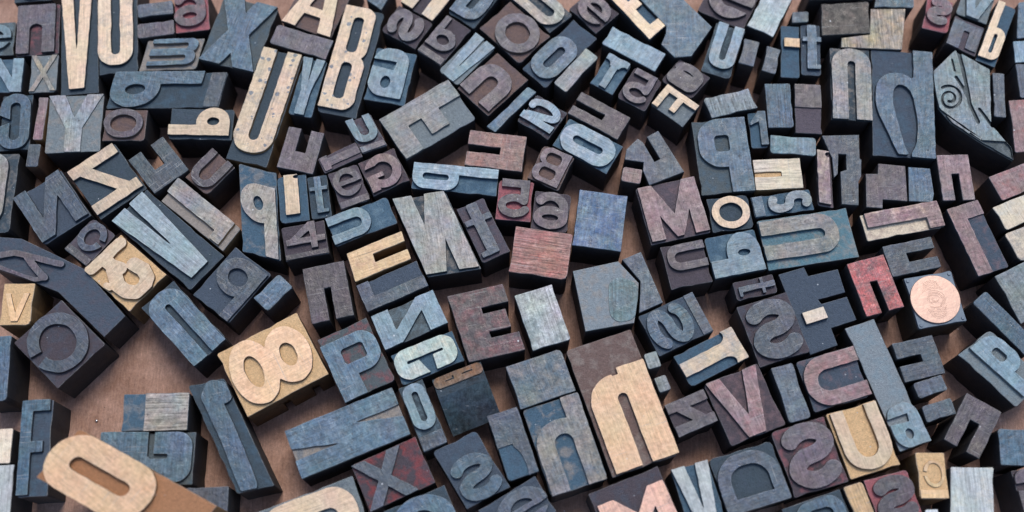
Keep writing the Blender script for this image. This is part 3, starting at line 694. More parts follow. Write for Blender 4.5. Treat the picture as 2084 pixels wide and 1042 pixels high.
dict(k='poly',l='long slate block with script flourish at the left edge',cat='letter block',x=-206.05,y=-9.13,r=0.0,w=63.68,h=46.9,top=23.46,f='mv',b='sl',mot='sl',p=[(-28.7, 19.06), (-15.8, 18.04), (-2.9, 11.96), (14.29, 3.59), (34.97, -18.3), (26.7, -27.84), (3.96, -7.2), (-5.98, -3.24), (-26.53, 3.92)],st=[([(-25.98, 8.94), (-17.35, 10.75), (-6.87, 8.27), (1.04, 5.93), (4.27, 5.39)], 1.41), ([(-11.35, 8.6), (-6.84, 3.26), (-2.49, -1.06)], 1.53), ([(-24.05, 4.26), (-14.69, 0.6), (-6.77, -2.05), (-1.82, -1.39)], 1.02)]),
dict(k='relief',l='little raw wood v at the left edge',cat='letter block',x=-219.11,y=-22.36,r=0.0109,w=13.75,h=19.31,top=23.52,f='wd',b='wd',g='V',t=0.22,i=(0.1, 0.25, 0.12, 0.08),mot='cr',rel=0.8,side='wd'),
dict(k='relief',l='round dark mauve C beside bare tabletop, lower left',cat='letter block',x=-198.72,y=-39.96,r=0.8193,w=27.07,h=29.84,top=23.06,f='sl',b='dm',g='C',m=1,t=0.2,i=(0.02, 0.02, 0.02, 0.04),mot='mv'),
dict(k='plain',l='slate blue block at the left edge under the little wood v',cat='spacer block',x=-224.5,y=-51.7,r=0.0623,w=12.27,h=29.06,top=23.45,f='bl',b='bl',mot='sl'),
dict(k='plain',l='pale cream block at the left edge, low down',cat='spacer block',x=-218.91,y=-85.48,r=0.0355,w=12.57,h=14.88,top=23.54,f='wc',b='wc',mot='wd'),
dict(k='plain',l='pale grey block in the bottom left corner',cat='spacer block',x=-216.19,y=-104.62,r=0.0464,w=12.69,h=22.31,top=23.23,f='pl',b='pl',mot='gr'),
dict(k='relief',l='narrow blue F behind the foreground O',cat='letter block',x=-203.04,y=-85.97,r=0.0618,w=12.67,h=41.18,top=23.34,f='bl',b='sl',g='F',t=0.4,i=(0.0, 0.0, 0.05, 0.02),mot='lb'),
dict(k='relief',l='large bare wood O lying on top in the lower left foreground',cat='letter block',x=-155.06,y=-107.39,r=0.9199,w=24.97,h=66.55,z=23.6,top=23.3,f='fo',b='bw',g='O',t=0.38,i=(0.0, -0.03, 0.0, 0.33),mot='fo2',rel=2.4,side='wd',sk=0.162),
dict(k='relief',l='flat wooden block, blue at left and scraped tan at right',cat='letter block',x=-152.97,y=-70.74,r=0.0236,w=28.14,h=16.13,top=23.62,f='tg',b='bl',g='bar',i=(0.34, 0.0, 0.0, 0.0),mot='bl',mk=0.3,gr=0.9,rel=0.35,gx=1),
dict(k='relief',l='blue reversed G partly under the foreground O',cat='letter block',x=-155.09,y=-90.43,r=0.0116,w=40.03,h=22.37,top=23.17,f='bl',b='dg',g='Gfat',i=(0.0, 0.0, 0.02, 0.04),mot='lb'),
dict(k='plain',l='slate block at the bottom edge under the reversed G',cat='spacer block',x=-128.11,y=-110.92,r=0.0366,w=18.56,h=16.65,top=23.23,f='sl',b='sl',mot='mv'),
dict(k='reliefst',l='tall blue hooked r standing alone on bare tabletop, lower left',cat='letter block',x=-120.54,y=-80.25,r=0.2179,w=15.95,h=52.6,top=22.95,f='bl',b='db',mot='bl2',st=[([(-0.2, 17.47), (-1.39, 19.96), (-4.29, 21.24), (-5.9, 18.42), (-0.14, -1.69), (4.66, -22.95)], 3.84)],sk=0.273),
dict(k='relief',l='bright blue n sloping down right above the tabletop gap',cat='letter block',x=-144.75,y=-30.86,r=0.769,w=18.29,h=37.72,top=23.24,f='bl',b='db',g='n',t=0.42,i=(0.0, 0.02, 0.03, 0.0),mot='lb'),
dict(k='relief',l='slate blue q left of centre below the pale V',cat='letter block',x=-124.86,y=-12.9,r=-0.6553,w=21.48,h=28.49,top=23.39,f='sl',b='sl',g='q',t=0.25,i=(0.05, 0.05, 0.02, 0.0),mot='bl'),
dict(k='plain',l='flat blue wedge block right of the slate q',cat='spacer block',x=-105.91,y=-17.19,r=-0.7515,w=9.12,h=15.43,top=23.6,f='bl',b='bl',mot='sl'),
dict(k='cut',l='dark mauve notched n left of the raw wood slotted block',cat='letter block',x=-81.68,y=-16.93,r=0.2228,w=18.7,h=25.95,top=23.6,f='dm',b='dm',g='nsq',t=0.42,mot='mv'),
dict(k='relief',l='blue P with a red flecked rim right of the wooden 8',cat='letter block',x=-68.14,y=-47.41,r=0.4578,w=23.56,h=31.48,top=23.18,f='bl',b='dg',g='P',i=(0.0, 0.13, 0.0, 0.0),mot='lb',bm='rd'),
dict(k='relief',l='fresh light wood 8 on its side, lower left of centre',cat='number block',x=-104.47,y=-49.25,r=-1.06,w=31.89,h=38.8,top=23.64,f='fo',b='wd',g='8',t=0.25,i=(0.02, 0.04, 0.02, 0.03),mot='fo2',side='wn'),
dict(k='relief',l='big blue N lying flat, lower centre left',cat='letter block',x=-70.22,y=-79.57,r=1.9698,w=22.07,h=49.04,top=23.08,f='bl',b='tg',g='N',m=1,t=0.37,mot='lb',rel=1.3),
dict(k='relief',l='small light blue 0 with a narrow slot at lower centre',cat='number block',x=-38.28,y=-71.89,r=0.4018,w=11.1,h=30.08,top=23.53,f='lb',b='db',g='O',t=0.36,i=(0.04, 0.02, 0.04, 0.28),mot='lb'),
dict(k='relief',l='slate x with a red band at its side, bottom left of centre',cat='letter block',x=-50.33,y=-96.9,r=0.4331,w=29.66,h=21.52,top=23.06,f='sl',b='dm',g='X',t=0.27,i=(0.0, 0.03, 0.25, 0.0),mot='sl',mk=0.5,bm='rd'),
dict(k='relief',l='pinkish cream O at the bottom edge',cat='letter block',x=-84.07,y=-117.84,r=-1.2012,w=25.73,h=45.49,top=23.23,f='cr',b='gr',g='O',t=0.36,i=(0.04, 0.04, 0.04, 0.03),mot='cr2'),
dict(k='relief',l='blue e cut by the bottom edge under the slate x',cat='letter block',x=-36.73,y=-117.52,r=0.4159,w=27.89,h=22.91,top=23.0,f='bl',b='db',g='e',mot='bl2'),
dict(k='relief',l='blue S with its letter low on the block, bottom centre',cat='letter block',x=-17.25,y=-94.99,r=0.4679,w=20.37,h=28.26,top=23.55,f='bl',b='sl',g='S',m=1,t=0.27,i=(0.06, 0.28, 0.04, 0.0),mot='sl',sk=0.087),
dict(k='relief',l='slate stepped block between the blue S and reversed h',cat='letter block',x=0.34,y=-84.37,r=0.3253,w=13.37,h=29.13,top=23.53,f='sl',b='bl',g='hk',t=0.4,mot='bl',rel=0.8),
dict(k='plain',l='plain block, blue at left and worn tan at right, above the reversed h',cat='spacer block',x=12.4,y=-56.12,r=0.3292,w=25.32,h=19.82,top=23.05,f='bl',b='bl',mot='tg',mk=0.6),
dict(k='relief',l='reversed h worn blue to tan, left of the big tan n',cat='letter block',x=22.55,y=-84.33,r=0.3121,w=25.26,h=38.89,top=23.32,f='tg',b='bl',g='h',m=1,t=0.33,i=(0.02, 0.0, 0.02, 0.0),mot='bl',mk=0.6),
dict(k='relief',l='big fresh tan n, the largest block at lower centre',cat='letter block',x=47.4,y=-65.93,r=0.3317,w=30.35,h=58.41,top=23.13,f='fo',b='br',g='nsp',t=0.425,i=(0.06, 0.25, 0.0, 0.01),mot='fo2',bm='tg'),
dict(k='plain',l='tiny grey metal cube, upper of two right of the big tan n',cat='spacer block',x=61.15,y=-47.9,r=0.2846,w=5.83,h=6.99,top=23.29,f='gr',b='gr',mot='tg',side='gr'),
dict(k='plain',l='tiny grey metal cube, lower of two right of the big tan n',cat='spacer block',x=65.15,y=-58.35,r=0.3487,w=5.21,h=6.75,top=23.34,f='gr',b='gr',mot='tg',side='gr'),
dict(k='relief',l='cream and blue serif T lying sideways right of the big tan n',cat='letter block',x=87.0,y=-46.1,r=-1.0966,w=15.48,h=28.84,top=23.02,f='cr',b='bl',g='T',t=0.42,mot='lb',mk=0.5),
dict(k='relief',l='slate blue S on its side above the sideways serif T',cat='letter block',x=72.27,y=-31.05,r=2.0115,w=20.15,h=27.16,top=23.56,f='bl',b='sl',g='S',m=1,t=0.26,i=(0.03, 0.02, 0.04, 0.24),mot='sl'),
dict(k='relief',l='small mauve Z between the big tan n and the pink V',cat='letter block',x=76.94,y=-71.11,r=0.3981,w=18.5,h=14.87,top=23.15,f='mv',b='dm',g='Z',m=1,t=0.27,mot='sl'),
dict(k='relief',l='mauve block with a pinkish V, right of lower centre',cat='letter block',x=100.31,y=-67.01,r=0.3739,w=25.83,h=28.92,top=23.26,f='pm',b='dm',g='V',t=0.27,i=(0.02, 0.02, 0.06, 0.02),mot='rp'),
dict(k='relief',l='big blue reversed P right of centre',cat='letter block',x=97.76,y=49.53,r=0.0779,w=24.55,h=37.09,top=22.99,f='bl',b='dg',g='P',m=1,t=0.37,i=(0.06, 0.0, 0.0, 0.0),mot='bl2'),
dict(k='relief',l='small blue 1 at the shoulder of the blue reversed P',cat='number block',x=114.99,y=62.94,r=0.049,w=7.96,h=18.07,top=22.95,f='bl',b='bl',g='1',t=0.45,i=(0.05, 0.0, 0.0, 0.05),mot='sl'),
dict(k='plain',l='plain blue grained block above the blue reversed P',cat='spacer block',x=125.45,y=74.84,r=0.0133,w=12.05,h=22.85,top=23.09,f='bl',b='bl',mot='sl',gr=1),
dict(k='relief',l='mauve block with a stepped face beside the plain grained blue',cat='letter block',x=138.98,y=73.31,r=-0.0509,w=12.35,h=25.25,top=23.19,f='mv',b='mv',g='bar',i=(0.0, 0.0, 0.0, 0.52),mot='pm',rel=0.8),
dict(k='plain',l='plain grey blue wedge above the reversed P',cat='spacer block',x=102.41,y=75.78,r=0.2421,w=22.37,h=10.78,top=23.6,f='gr',b='gr',mot='bl',gr=1,sk=0.106),
dict(k='plain',l='shiny teal blue slab above the raw wood slotted piece',cat='spacer block',x=130.24,y=54.08,r=-0.0753,w=21.11,h=9.19,top=23.57,f='tl',b='tl',mot='lb',mk=0.5),
dict(k='poly',l='slate notched block like an n right of the mauve 1',cat='letter block',x=154.03,y=43.1,r=0.0,w=17.14,h=35.17,top=23.29,f='sl',b='sl',mot='mv',p=[(-9.86, 16.1), (7.28, 16.53), (6.47, 4.64), (7.24, 3.79), (6.32, -4.41), (4.83, -7.01), (3.79, -18.64), (-3.76, -18.02), (-2.96, -2.09), (0.0, -1.03), (0.45, 6.63), (-3.12, 6.92), (-4.35, -3.15), (-6.2, -4.9), (-6.14, 4.64)]),
dict(k='relief',l='narrow pinkish l standing left of the slate notched block',cat='letter block',x=143.86,y=38.08,r=-0.1743,w=7.09,h=27.27,top=23.27,f='pm',b='mv',g='l',t=0.7,i=(0.02, 0.0, 0.2, 0.03),mot='cr',sk=0.133),
dict(k='relief',l='raw pale wood block with a short slot, right of the blue reversed P',cat='letter block',x=122.22,y=39.86,r=-1.525,w=14.9,h=21.77,top=23.42,f='wc',b='wd',g='nsq',t=0.42,mot='cr',gr=1,rel=1,side='wd'),
dict(k='relief',l='small cream o cracked across the top, right of the mauve M',cat='letter block',x=99.35,y=21.0,r=0.1237,w=19.02,h=16.5,top=23.55,f='cr',b='db',g='o',t=0.19,i=(0.05, 0.02, 0.04, 0.03),mot='tg'),
dict(k='relief',l='rounded grey s lying sideways above the big tan and blue n',cat='letter block',x=123.63,y=26.01,r=-1.4204,w=10.25,h=27.49,top=23.19,f='gr',b='bl',g='S',t=0.4,i=(0.02, 0.02, 0.02, 0.24),mot='bl'),
dict(k='relief',l='big tan and blue n lying sideways right of centre',cat='letter block',x=133.69,y=8.73,r=-1.4125,w=24.07,h=41.72,top=23.51,f='tg',b='tl',g='n',t=0.37,i=(0.05, 0.16, 0.17, 0.0),mot='bl',mk=0.55),
dict(k='relief',l='mauve capital M right of the vivid blue block',cat='letter block',x=73.35,y=22.61,r=0.225,w=27.87,h=28.21,top=23.23,f='pm',b='mv',g='M',t=0.24,i=(0.02, 0.02, 0.01, 0.03),mot='mv'),
dict(k='relief',l='small mauve n lying sideways under the capital M',cat='letter block',x=78.31,y=-3.33,r=1.7782,w=20.55,h=19.16,top=23.37,f='mv',b='dm',g='n',i=(0.36, 0.08, 0.04, 0.0),mot='sl'),
dict(k='relief',l='light blue b lying sideways below the small cream o',cat='letter block',x=100.21,y=1.42,r=1.7714,w=20.02,h=23.45,top=23.47,f='lb',b='bl',g='b',t=0.42,i=(0.0, 0.0, 0.04, 0.0),mot='bl'),
dict(k='relief',l='small slate t lying sideways above the dark S',cat='letter block',x=108.42,y=-14.24,r=-1.3466,w=8.76,h=18.64,top=23.3,f='sl',b='dm',g='t',t=0.36,i=(0.1, 0.03, 0.08, 0.08),mot='mv'),
dict(k='relief',l='large dark slate S under the sideways t',cat='letter block',x=115.11,y=-33.56,r=0.3044,w=23.74,h=28.66,top=23.43,f='sl',b='dm',g='S',m=1,t=0.31,i=(0.03, 0.03, 0.02, 0.02),mot='mv'),
dict(k='poly',l='slate stepped block carrying a cream dash',cat='letter block',x=138.91,y=-20.9,r=0.0,w=32.84,h=40.4,top=23.44,f='wc',b='sl',mot='cr',rel=2.2,p=[(-19.47, 12.84), (-7.83, 16.3), (-6.28, 12.11), (7.27, 15.37), (9.56, 4.58), (-2.79, 1.16), (-1.46, -0.93), (10.12, 2.48), (13.37, -8.14), (1.82, -11.95), (3.97, -19.71), (-8.26, -24.1)],st=[([(-10.13, -8.27), (-0.52, -5.23)], 2.69)]),
dict(k='relief',l='pink washed U lying sideways right of the dark S',cat='letter block',x=139.73,y=-55.79,r=-1.2858,w=23.13,h=26.29,top=22.95,f='pm',b='sl',g='U',t=0.29,i=(0.02, 0.0, 0.02, 0.0),mot='rp'),
dict(k='plain',l='plain slate strip between the pink V and sideways pink U',cat='spacer block',x=120.43,y=-62.23,r=0.2574,w=9.82,h=24.84,top=22.98,f='sl',b='sl',mot='gr'),
dict(k='relief',l='long grey block with a teal a at its lower end',cat='letter block',x=162.68,y=-58.03,r=0.3275,w=13.99,h=57.42,top=23.05,f='lb',b='gr2',g='a',t=0.38,i=(0.0, 0.67, 0.0, 0.0),mot='gr'),
dict(k='relief',l='fresh light wood U at lower right',cat='letter block',x=150.0,y=-82.17,r=0.2849,w=22.63,h=29.03,top=23.1,f='cr',b='wd',g='U',t=0.27,i=(0.05, 0.02, 0.02, 0.05),mot='cr2',rel=2,side='wd'),
dict(k='relief',l='mauve S with red edged curls left of the light wood U',cat='letter block',x=126.52,y=-89.6,r=0.2884,w=24.44,h=28.97,top=23.09,f='mv',b='dm',g='S',m=1,t=0.31,i=(0.05, 0.0, 0.0, 0.03),mot='sl',bm='rp'),
dict(k='relief',l='dark blue D lying on its back at the bottom, right of centre',cat='letter block',x=100.7,y=-98.78,r=1.8656,w=25.25,h=28.47,top=22.98,f='sl',b='db',g='D',t=0.23,i=(0.0, 0.0, 0.05, 0.03),mot='bl'),
dict(k='relief',l='white V on bright blue at the bottom edge',cat='letter block',x=78.79,y=-106.54,r=0.2731,w=16.34,h=27.81,top=23.1,f='pl',b='bl',g='V',t=0.36,mot='gr'),
dict(k='relief',l='pink M on a dark mauve body at the bottom edge',cat='letter block',x=50.95,y=-109.54,r=0.3796,w=31.86,h=21.73,top=23.37,f='pk',b='dm',g='M',t=0.24,i=(0.04, 0.28, 0.02, 0.0),mot='pm'),
dict(k='relief',l='dark blue e at the bottom edge beneath the reversed h',cat='letter block',x=2.24,y=-112.35,r=0.5444,w=27.81,h=17.4,top=23.57,f='sl',b='sl',g='e',t=0.27,i=(0.16, 0.06, 0.0, 0.0),mot='bl'),
dict(k='relief',l='mauve s with red counters at the bottom edge under the wood U',cat='letter block',x=160.4,y=-107.19,r=0.2438,w=19.21,h=20.34,top=23.19,f='mv',b='rp',g='S',m=1,t=0.32,i=(0.06, 0.03, 0.0, 0.0),mot='sl'),
dict(k='plain',l='narrow tan wood strip at the bottom edge',cat='spacer block',x=145.31,y=-108.38,r=0.2938,w=8.52,h=14.29,top=23.21,f='wd',b='wd',mot='tg',gr=1),
dict(k='relief',l='blue O just showing at the bottom edge',cat='letter block',x=127.82,y=-114.22,r=0.3243,w=26.35,h=14.37,top=23.24,f='bl',b='db',g='o',t=0.25,i=(0.15, 0.05, 0.05, 0.0),mot='tl'),
dict(k='relief',l='small raw wood c at lower right',cat='letter block',x=177.28,y=-97.83,r=-0.0035,w=12.21,h=19.43,top=23.43,f='wd',b='wd',g='C',m=1,t=0.14,i=(0.2, 0.17, 0.08, 0.25),mot='cr',rel=0.7,side='wd'),
dict(k='plain',l='pale worn block in the lower right, blue along one side',cat='spacer block',x=192.95,y=-105.34,r=-0.0109,w=18.12,h=22.26,top=23.5,f='pl',b='pl',mot='wc',gr=1,sk=-0.115),
dict(k='plain',l='pale sliver at the bottom edge beside the raw wood c',cat='spacer block',x=175.11,y=-114.74,r=0.0288,w=5.38,h=5.6,top=23.61,f='pl',b='pl'),
dict(k='cut',l='mauve tan notched n at lower right',cat='letter block',x=197.08,y=-76.61,r=-0.5445,w=16.26,h=23.47,top=23.21,f='mv',b='mv',g='nsq',t=0.37,mot='tg'),
dict(k='plain',l='flat slate blue piece above the mauve tan notched n',cat='spacer block',x=183.2,y=-69.93,r=0.298,w=13.5,h=7.13,top=23.44,f='sl',b='sl',mot='bl',sk=-0.076),
dict(k='cut',l='slate slotted block just below the copper disc',cat='letter block',x=177.22,y=-47.1,r=-1.3485,w=17.54,h=18.35,top=23.19,f='sl',b='sl',g='nsq',t=0.4,mot='bl'),
dict(k='plain',l='flat slate block under the slotted one below the copper disc',cat='spacer block',x=180.69,y=-59.73,r=0.3084,w=13.29,h=6.99,top=23.53,f='sl',b='sl',mot='bl'),
dict(k='coin',l='square steel plate with a round copper portrait disc and nails',cat='ornament block',x=187.8,y=-20.07,r=0.1782,w=22.16,h=24.17,top=23.11,f='cu',b='st',g='coin'),
dict(k='cut',l='red painted notched n left of the copper disc',cat='letter block',x=161.43,y=-13.77,r=0.2671,w=17.48,h=25.32,top=23.56,f='dm',b='dm',g='nsq',t=0.4,mot='red',mk=0.66),
dict(k='cut',l='slate slotted E block above the copper disc',cat='letter block',x=179.28,y=-0.3,r=1.7833,w=14.63,h=22.81,top=23.3,f='sl',b='sl',g='nsq',t=0.36,mot='mv'),
dict(k='relief',l='pinkish L lying sideways on pale wood, right',cat='letter block',x=177.2,y=17.2,r=1.7614,w=12.7,h=35.99,top=23.46,f='pm',b='wc',g='L',m=1,t=0.56,i=(0.02, 0.04, 0.0, 0.0),mot='cr'),
dict(k='relief',l='long mauve block with reddish left half at right',cat='letter block',x=210.15,y=8.82,r=0.3134,w=15.38,h=33.65,top=23.32,f='pm',b='sl',g='hook',t=0.46,mot='mv',rel=1),
dict(k='cut',l='slate and red notched A block below the ornate leaf',cat='letter block',x=203.74,y=38.29,r=0.0255,w=14.78,h=22.61,top=23.17,f='pm',b='pm',g='nsq',t=0.38,mot='sl'),
dict(k='poly',l='stepped mauve block under the large blue h',cat='letter block',x=170.01,y=33.66,r=0.0,w=19.83,h=22.1,top=23.3,f='mv',b='mv',mot='sl',p=[(-7.39, 6.29), (-1.79, 6.29), (-1.14, 11.45), (11.11, 10.17), (10.26, -7.2), (-0.87, -6.3), (-1.45, -10.66), (-8.72, -10.04)]),
dict(k='poly',l='flat blue block under the foot of the large blue h',cat='spacer block',x=188.19,y=33.85,r=0.0,w=11.71,h=17.37,top=22.99,f='bl',b='bl',mot='sl',p=[(-5.58, 9.62), (4.31, 8.91), (4.68, -3.58), (3.62, -7.75), (-7.03, -7.2)]),
dict(k='plain',l='mauve red block at the right edge below the ornate leaf',cat='spacer block',x=230.73,y=36.46,r=0.384,w=20.29,h=12.63,top=22.98,f='pm',b='pm',mot='rd'),
dict(k='plain',l='pale grey cream slab at the right edge',cat='spacer block',x=230.32,y=21.91,r=0.4192,w=20.37,h=12.08,top=23.32,f='wc',b='wc',mot='pl'),
dict(k='plain',l='flaking cream and blue block at the right edge',cat='spacer block',x=232.95,y=7.06,r=0.3823,w=17.32,h=14.34,top=23.28,f='wc',b='wc',mot='bl',mk=0.6),
dict(k='plain',l='light grey block at the right edge above the blue strip',cat='spacer block',x=228.61,y=-16.18,r=0.4522,w=20.44,h=23.64,top=23.53,f='gr',b='gr',mot='lb',sk=-0.081),
dict(k='plain',l='long plain blue strip at the right edge beside the teal P',cat='spacer block',x=217.31,y=-31.14,r=0.6967,w=8.65,h=31.59,top=22.96,f='bl',b='bl',mot='bl2'),
dict(k='relief',l='light blue P sloping into the right edge',cat='letter block',x=213.87,y=-51.01,r=0.6404,w=19.06,h=31.95,top=23.34,f='lb',b='gr',g='P',t=0.36,i=(0.28, 0.02, 0.02, 0.05),mot='tl',sk=0.118),
dict(k='plain',l='plain blue block at the right edge, low down',cat='spacer block',x=213.5,y=-85.83,r=-0.0394,w=12.87,h=15.46,top=23.29,f='bl',b='bl',mot='sl'),
dict(k='relief',l='mauve block in the bottom right corner',cat='letter block',x=217.93,y=-105.5,r=0.1376,w=10.32,h=21.34,top=23.37,f='mv',b='dm',g='a',t=0.28),
dict(k='lean',l='rust faced block leaning with its dark side up, lower centre',cat='letter block',x=-23.25,y=-55.02,r=0.0,w=22.75,h=13.46,top=23.46,f='ru',b='db',g='lean',p=[(-11.47, -1.5), (9.58, 6.67), (11.28, 1.63), (-9.4, -6.8)]),
dict(k='relief',l='slate blue J with long foot under the raw wood slotted block',cat='letter block',x=-53.26,y=-13.92,r=-1.1396,w=13.31,h=29.14,top=23.32,f='sl',b='sl',g='L',m=1,t=0.42,mot='bl',rel=1),
dict(k='cut',l='raw light wood slotted block left of the large grey N',cat='letter block',x=-59.78,y=-0.08,r=1.9047,w=14.01,h=26.63,top=23.34,f='wd',b='wd',g='nsq',t=0.36,mot='rp',mk=0.25,side='wd',sk=0.085),
dict(k='relief',l='light blue reversed N under the slate J',cat='letter block',x=-45.29,y=-29.58,r=0.4304,w=29.77,h=16.65,top=23.29,f='lb',b='dg',g='N',m=1,t=0.27,mot='bl'),
dict(k='relief',l='pale blue green rounded letter under the light blue reversed N',cat='letter block',x=-36.88,y=-46.62,r=0.4028,w=28.99,h=14.67,top=23.38,f='lg',b='bl',g='eslot',i=(0.0, 0.0, 0.04, 0.05),mot='wc',mk=0.4),
dict(k='cut',l='dark mauve E stained red, centre',cat='letter block',x=-11.47,y=-30.93,r=0.2327,w=25.21,h=31.69,top=23.12,f='dm',b='dm',g='E',t=0.5,mot='rd2',mk=0.5,sk=0.088),
dict(k='plain',l='rough silver grey block right of the red stained E',cat='spacer block',x=13.37,y=-28.56,r=0.308,w=17.53,h=26.51,top=23.34,f='gr',b='gr',mot='pl',mk=0.8),
dict(k='poly',l='tan and teal block with a gauzy patch at centre',cat='spacer block',x=45.52,y=-17.93,r=0.0,w=29.18,h=32.45,top=23.42,f='gz',b='gr2',mot='tl',mk=0.6,rel=0.4,bm='tg',p=[(-18.32, 10.93), (2.09, 15.54), (10.85, 5.3), (10.36, -1.8), (8.22, -13.05), (-13.2, -16.92)],st=[([(2.35, 2.79), (5.58, 1.81), (4.42, -7.35), (2.53, -7.8), (2.35, 2.79)], 4.99)]),
dict(k='poly',l='plain dark slate block behind the gauzy teal one',cat='spacer block',x=57.43,y=-12.38,r=0.0,w=17.43,h=28.63,top=23.08,f='sl',b='sl',mot='gr',p=[(-8.05, 10.77), (0.51, 14.53), (9.38, -9.21), (-1.32, -14.1), (-0.29, -2.65), (-0.23, 0.65)]),
dict(k='plain',l='red and tan grained block left of the vivid blue one',cat='spacer block',x=12.99,y=1.43,r=-0.1511,w=26.09,h=21.89,top=23.64,f='rs',b='rs',mot='rd',gr=0.9,gx=1),
dict(k='plain',l='vivid blue mottled block at centre',cat='spacer block',x=39.93,y=17.05,r=-0.1426,w=22.13,h=27.28,top=23.47,f='vb',b='vb',mot='lb',mk=0.55),
dict(k='relief',l='mauve 6 just above the red and tan grained block',cat='number block',x=17.85,y=21.78,r=-0.1256,w=16.67,h=18.85,top=23.62,f='mv',b='dm',g='6',m=1,t=0.27,i=(0.02, 0.02, 0.04, 0.02),mot='pm'),
dict(k='relief',l='mauve 5 with pink ground left of the mauve 6',cat='number block',x=1.3,y=27.45,r=-0.0915,w=16.13,h=19.55,top=23.16,f='mv',b='rp',g='5',m=1,t=0.25,i=(0.03, 0.0, 0.04, 0.05),mot='sl'),
dict(k='relief',l='mauve reversed B under the small pink stained 2',cat='letter block',x=17.99,y=43.71,r=-0.4441,w=15.66,h=18.33,top=23.26,f='mv',b='br',g='B',m=1,t=0.24,i=(0.03, 0.02, 0.06, 0.02),mot='pm'),
dict(k='cut',l='red stained slotted block left of the mauve reversed B',cat='letter block',x=-7.52,y=51.62,r=-1.7049,w=17.76,h=26.61,top=23.13,f='rs',b='rs',g='nsq',t=0.4,mot='mv',mk=0.5),
dict(k='relief',l='shiny light blue oval O above the vivid blue block',cat='letter block',x=35.27,y=54.96,r=1.0382,w=16.07,h=28.69,top=22.98,f='lb',b='bl',g='O',t=0.38,i=(0.0, 0.03, 0.04, 0.03),mot='pl',mk=0.4),
dict(k='relief',l='long light blue q lying sideways over the large grey N',cat='letter block',x=-26.18,y=37.89,r=1.4721,w=12.57,h=39.35,top=22.96,f='lb',b='bl',g='q',t=0.38,mot='pl'),
dict(k='relief',l='big grey tan F slanting at upper centre',cat='letter block',x=-39.47,y=67.94,r=2.1545,w=24.06,h=38.24,top=23.12,f='gr',b='gr',g='F',m=1,t=0.42,mot='tg',mk=0.6,rel=1.5),
dict(k='relief',l='small blue U with a red hollow above the pink G',cat='letter block',x=-68.0,y=60.78,r=0.3685,w=12.26,h=18.0,top=23.55,f='lb',b='mv',g='U',t=0.32,i=(0.0, 0.0, 0.05, 0.24),mot='mv',sk=0.117),
dict(k='relief',l='pinkish mauve reversed G left of the long light blue q',cat='letter block',x=-59.2,y=41.79,r=0.4484,w=18.23,h=18.22,top=23.06,f='pm',b='dm',g='G',m=1,t=0.24,i=(0.03, 0.03, 0.05, 0.03),mot='mv'),
dict(k='relief',l='mauve e left of the pink reversed G',cat='letter block',x=-74.82,y=34.19,r=0.3812,w=14.26,h=19.24,top=23.43,f='mv',b='mv',g='e',t=0.22,i=(0.04, 0.03, 0.04, 0.24),mot='sl'),
dict(k='relief',l='narrow mauve T lying sideways above the mauve e',cat='letter block',x=-79.49,y=48.4,r=2.0356,w=8.09,h=19.06,top=23.12,f='mv',b='mv',g='T',t=0.55,i=(0.05, 0.03, 0.05, 0.0),mot='pm',rel=0.8),
dict(k='cut',l='mauve notched block right of the foot of the speckled U',cat='letter block',x=-97.9,y=52.09,r=-0.2073,w=17.11,h=21.05,top=23.0,f='mv',b='mv',g='usq',t=0.36,mot='dm'),
dict(k='relief',l='mottled tan q on a blue body, left of the 4',cat='letter block',x=-115.18,y=22.09,r=-0.2592,w=18.31,h=43.45,top=23.08,f='tg',b='bl',g='q',t=0.36,i=(0.03, 0.2, 0.04, 0.0),mot='gr',sk=0.372),
dict(k='relief',l='narrow cream l on blue above the mauve 4',cat='letter block',x=-100.1,y=28.27,r=0.1336,w=13.35,h=22.83,top=23.42,f='cr',b='bl',g='l',t=1,i=(0.24, 0.0, 0.28, 0.14),mot='wd'),
dict(k='relief',l='small blue t right of the cream l',cat='letter block',x=-88.21,y=29.27,r=0.1696,w=9.24,h=20.98,top=23.3,f='bl',b='db',g='t',t=0.4,i=(0.08, 0.05, 0.06, 0.1),mot='lb'),
dict(k='relief',l='mauve 4 under the cream l',cat='number block',x=-93.55,y=7.94,r=0.2035,w=19.7,h=16.3,top=23.33,f='mv',b='dm',g='4',t=0.16,i=(0.08, 0.0, 0.02, 0.22),mot='pm'),
dict(k='relief',l='light blue n lying sideways left of the large grey N',cat='letter block',x=-68.39,y=17.25,r=-1.173,w=14.13,h=29.77,top=23.27,f='lb',b='bl',g='n',t=0.32,i=(0.0, 0.36, 0.03, 0.0),mot='bl'),
dict(k='relief',l='large grey tan reversed N at centre',cat='letter block',x=-34.23,y=11.21,r=0.165,w=24.42,h=40.73,top=23.14,f='tg',b='db',g='N',m=1,t=0.37,i=(0.0, 0.0, 0.03, 0.02),mot='gr',mk=0.6,sk=0.259),
dict(k='relief',l='slate t right of the large grey N',cat='letter block',x=-13.07,y=13.05,r=0.4403,w=13.64,h=28.81,top=23.29,f='sl',b='mv',g='t',m=1,t=0.42,i=(0.03, 0.03, 0.05, 0.06),mot='sl'),
dict(k='plain',l='blue corner of a block at the top edge right of the cream B',cat='spacer block',x=-64.0,y=134.14,r=-0.6543,w=9.62,h=12.89,top=23.6,f='bl',b='bl',mot='sl',sk=0.17),
dict(k='poly',l='slate notched n right of the shiny oval O',cat='letter block',x=62.73,y=49.22,r=0.0,w=27.14,h=27.4,top=23.09,f='sl',b='sl',mot='mv',p=[(-0.01, 9.49), (5.38, 12.6), (16.52, -8.12), (0.25, -14.8), (-2.46, -7.42), (-1.92, -3.38), (-10.63, -1.96), (-9.68, 3.18), (-4.31, 8.63), (-1.89, 6.69), (2.98, -3.17), (5.78, -1.75)]),
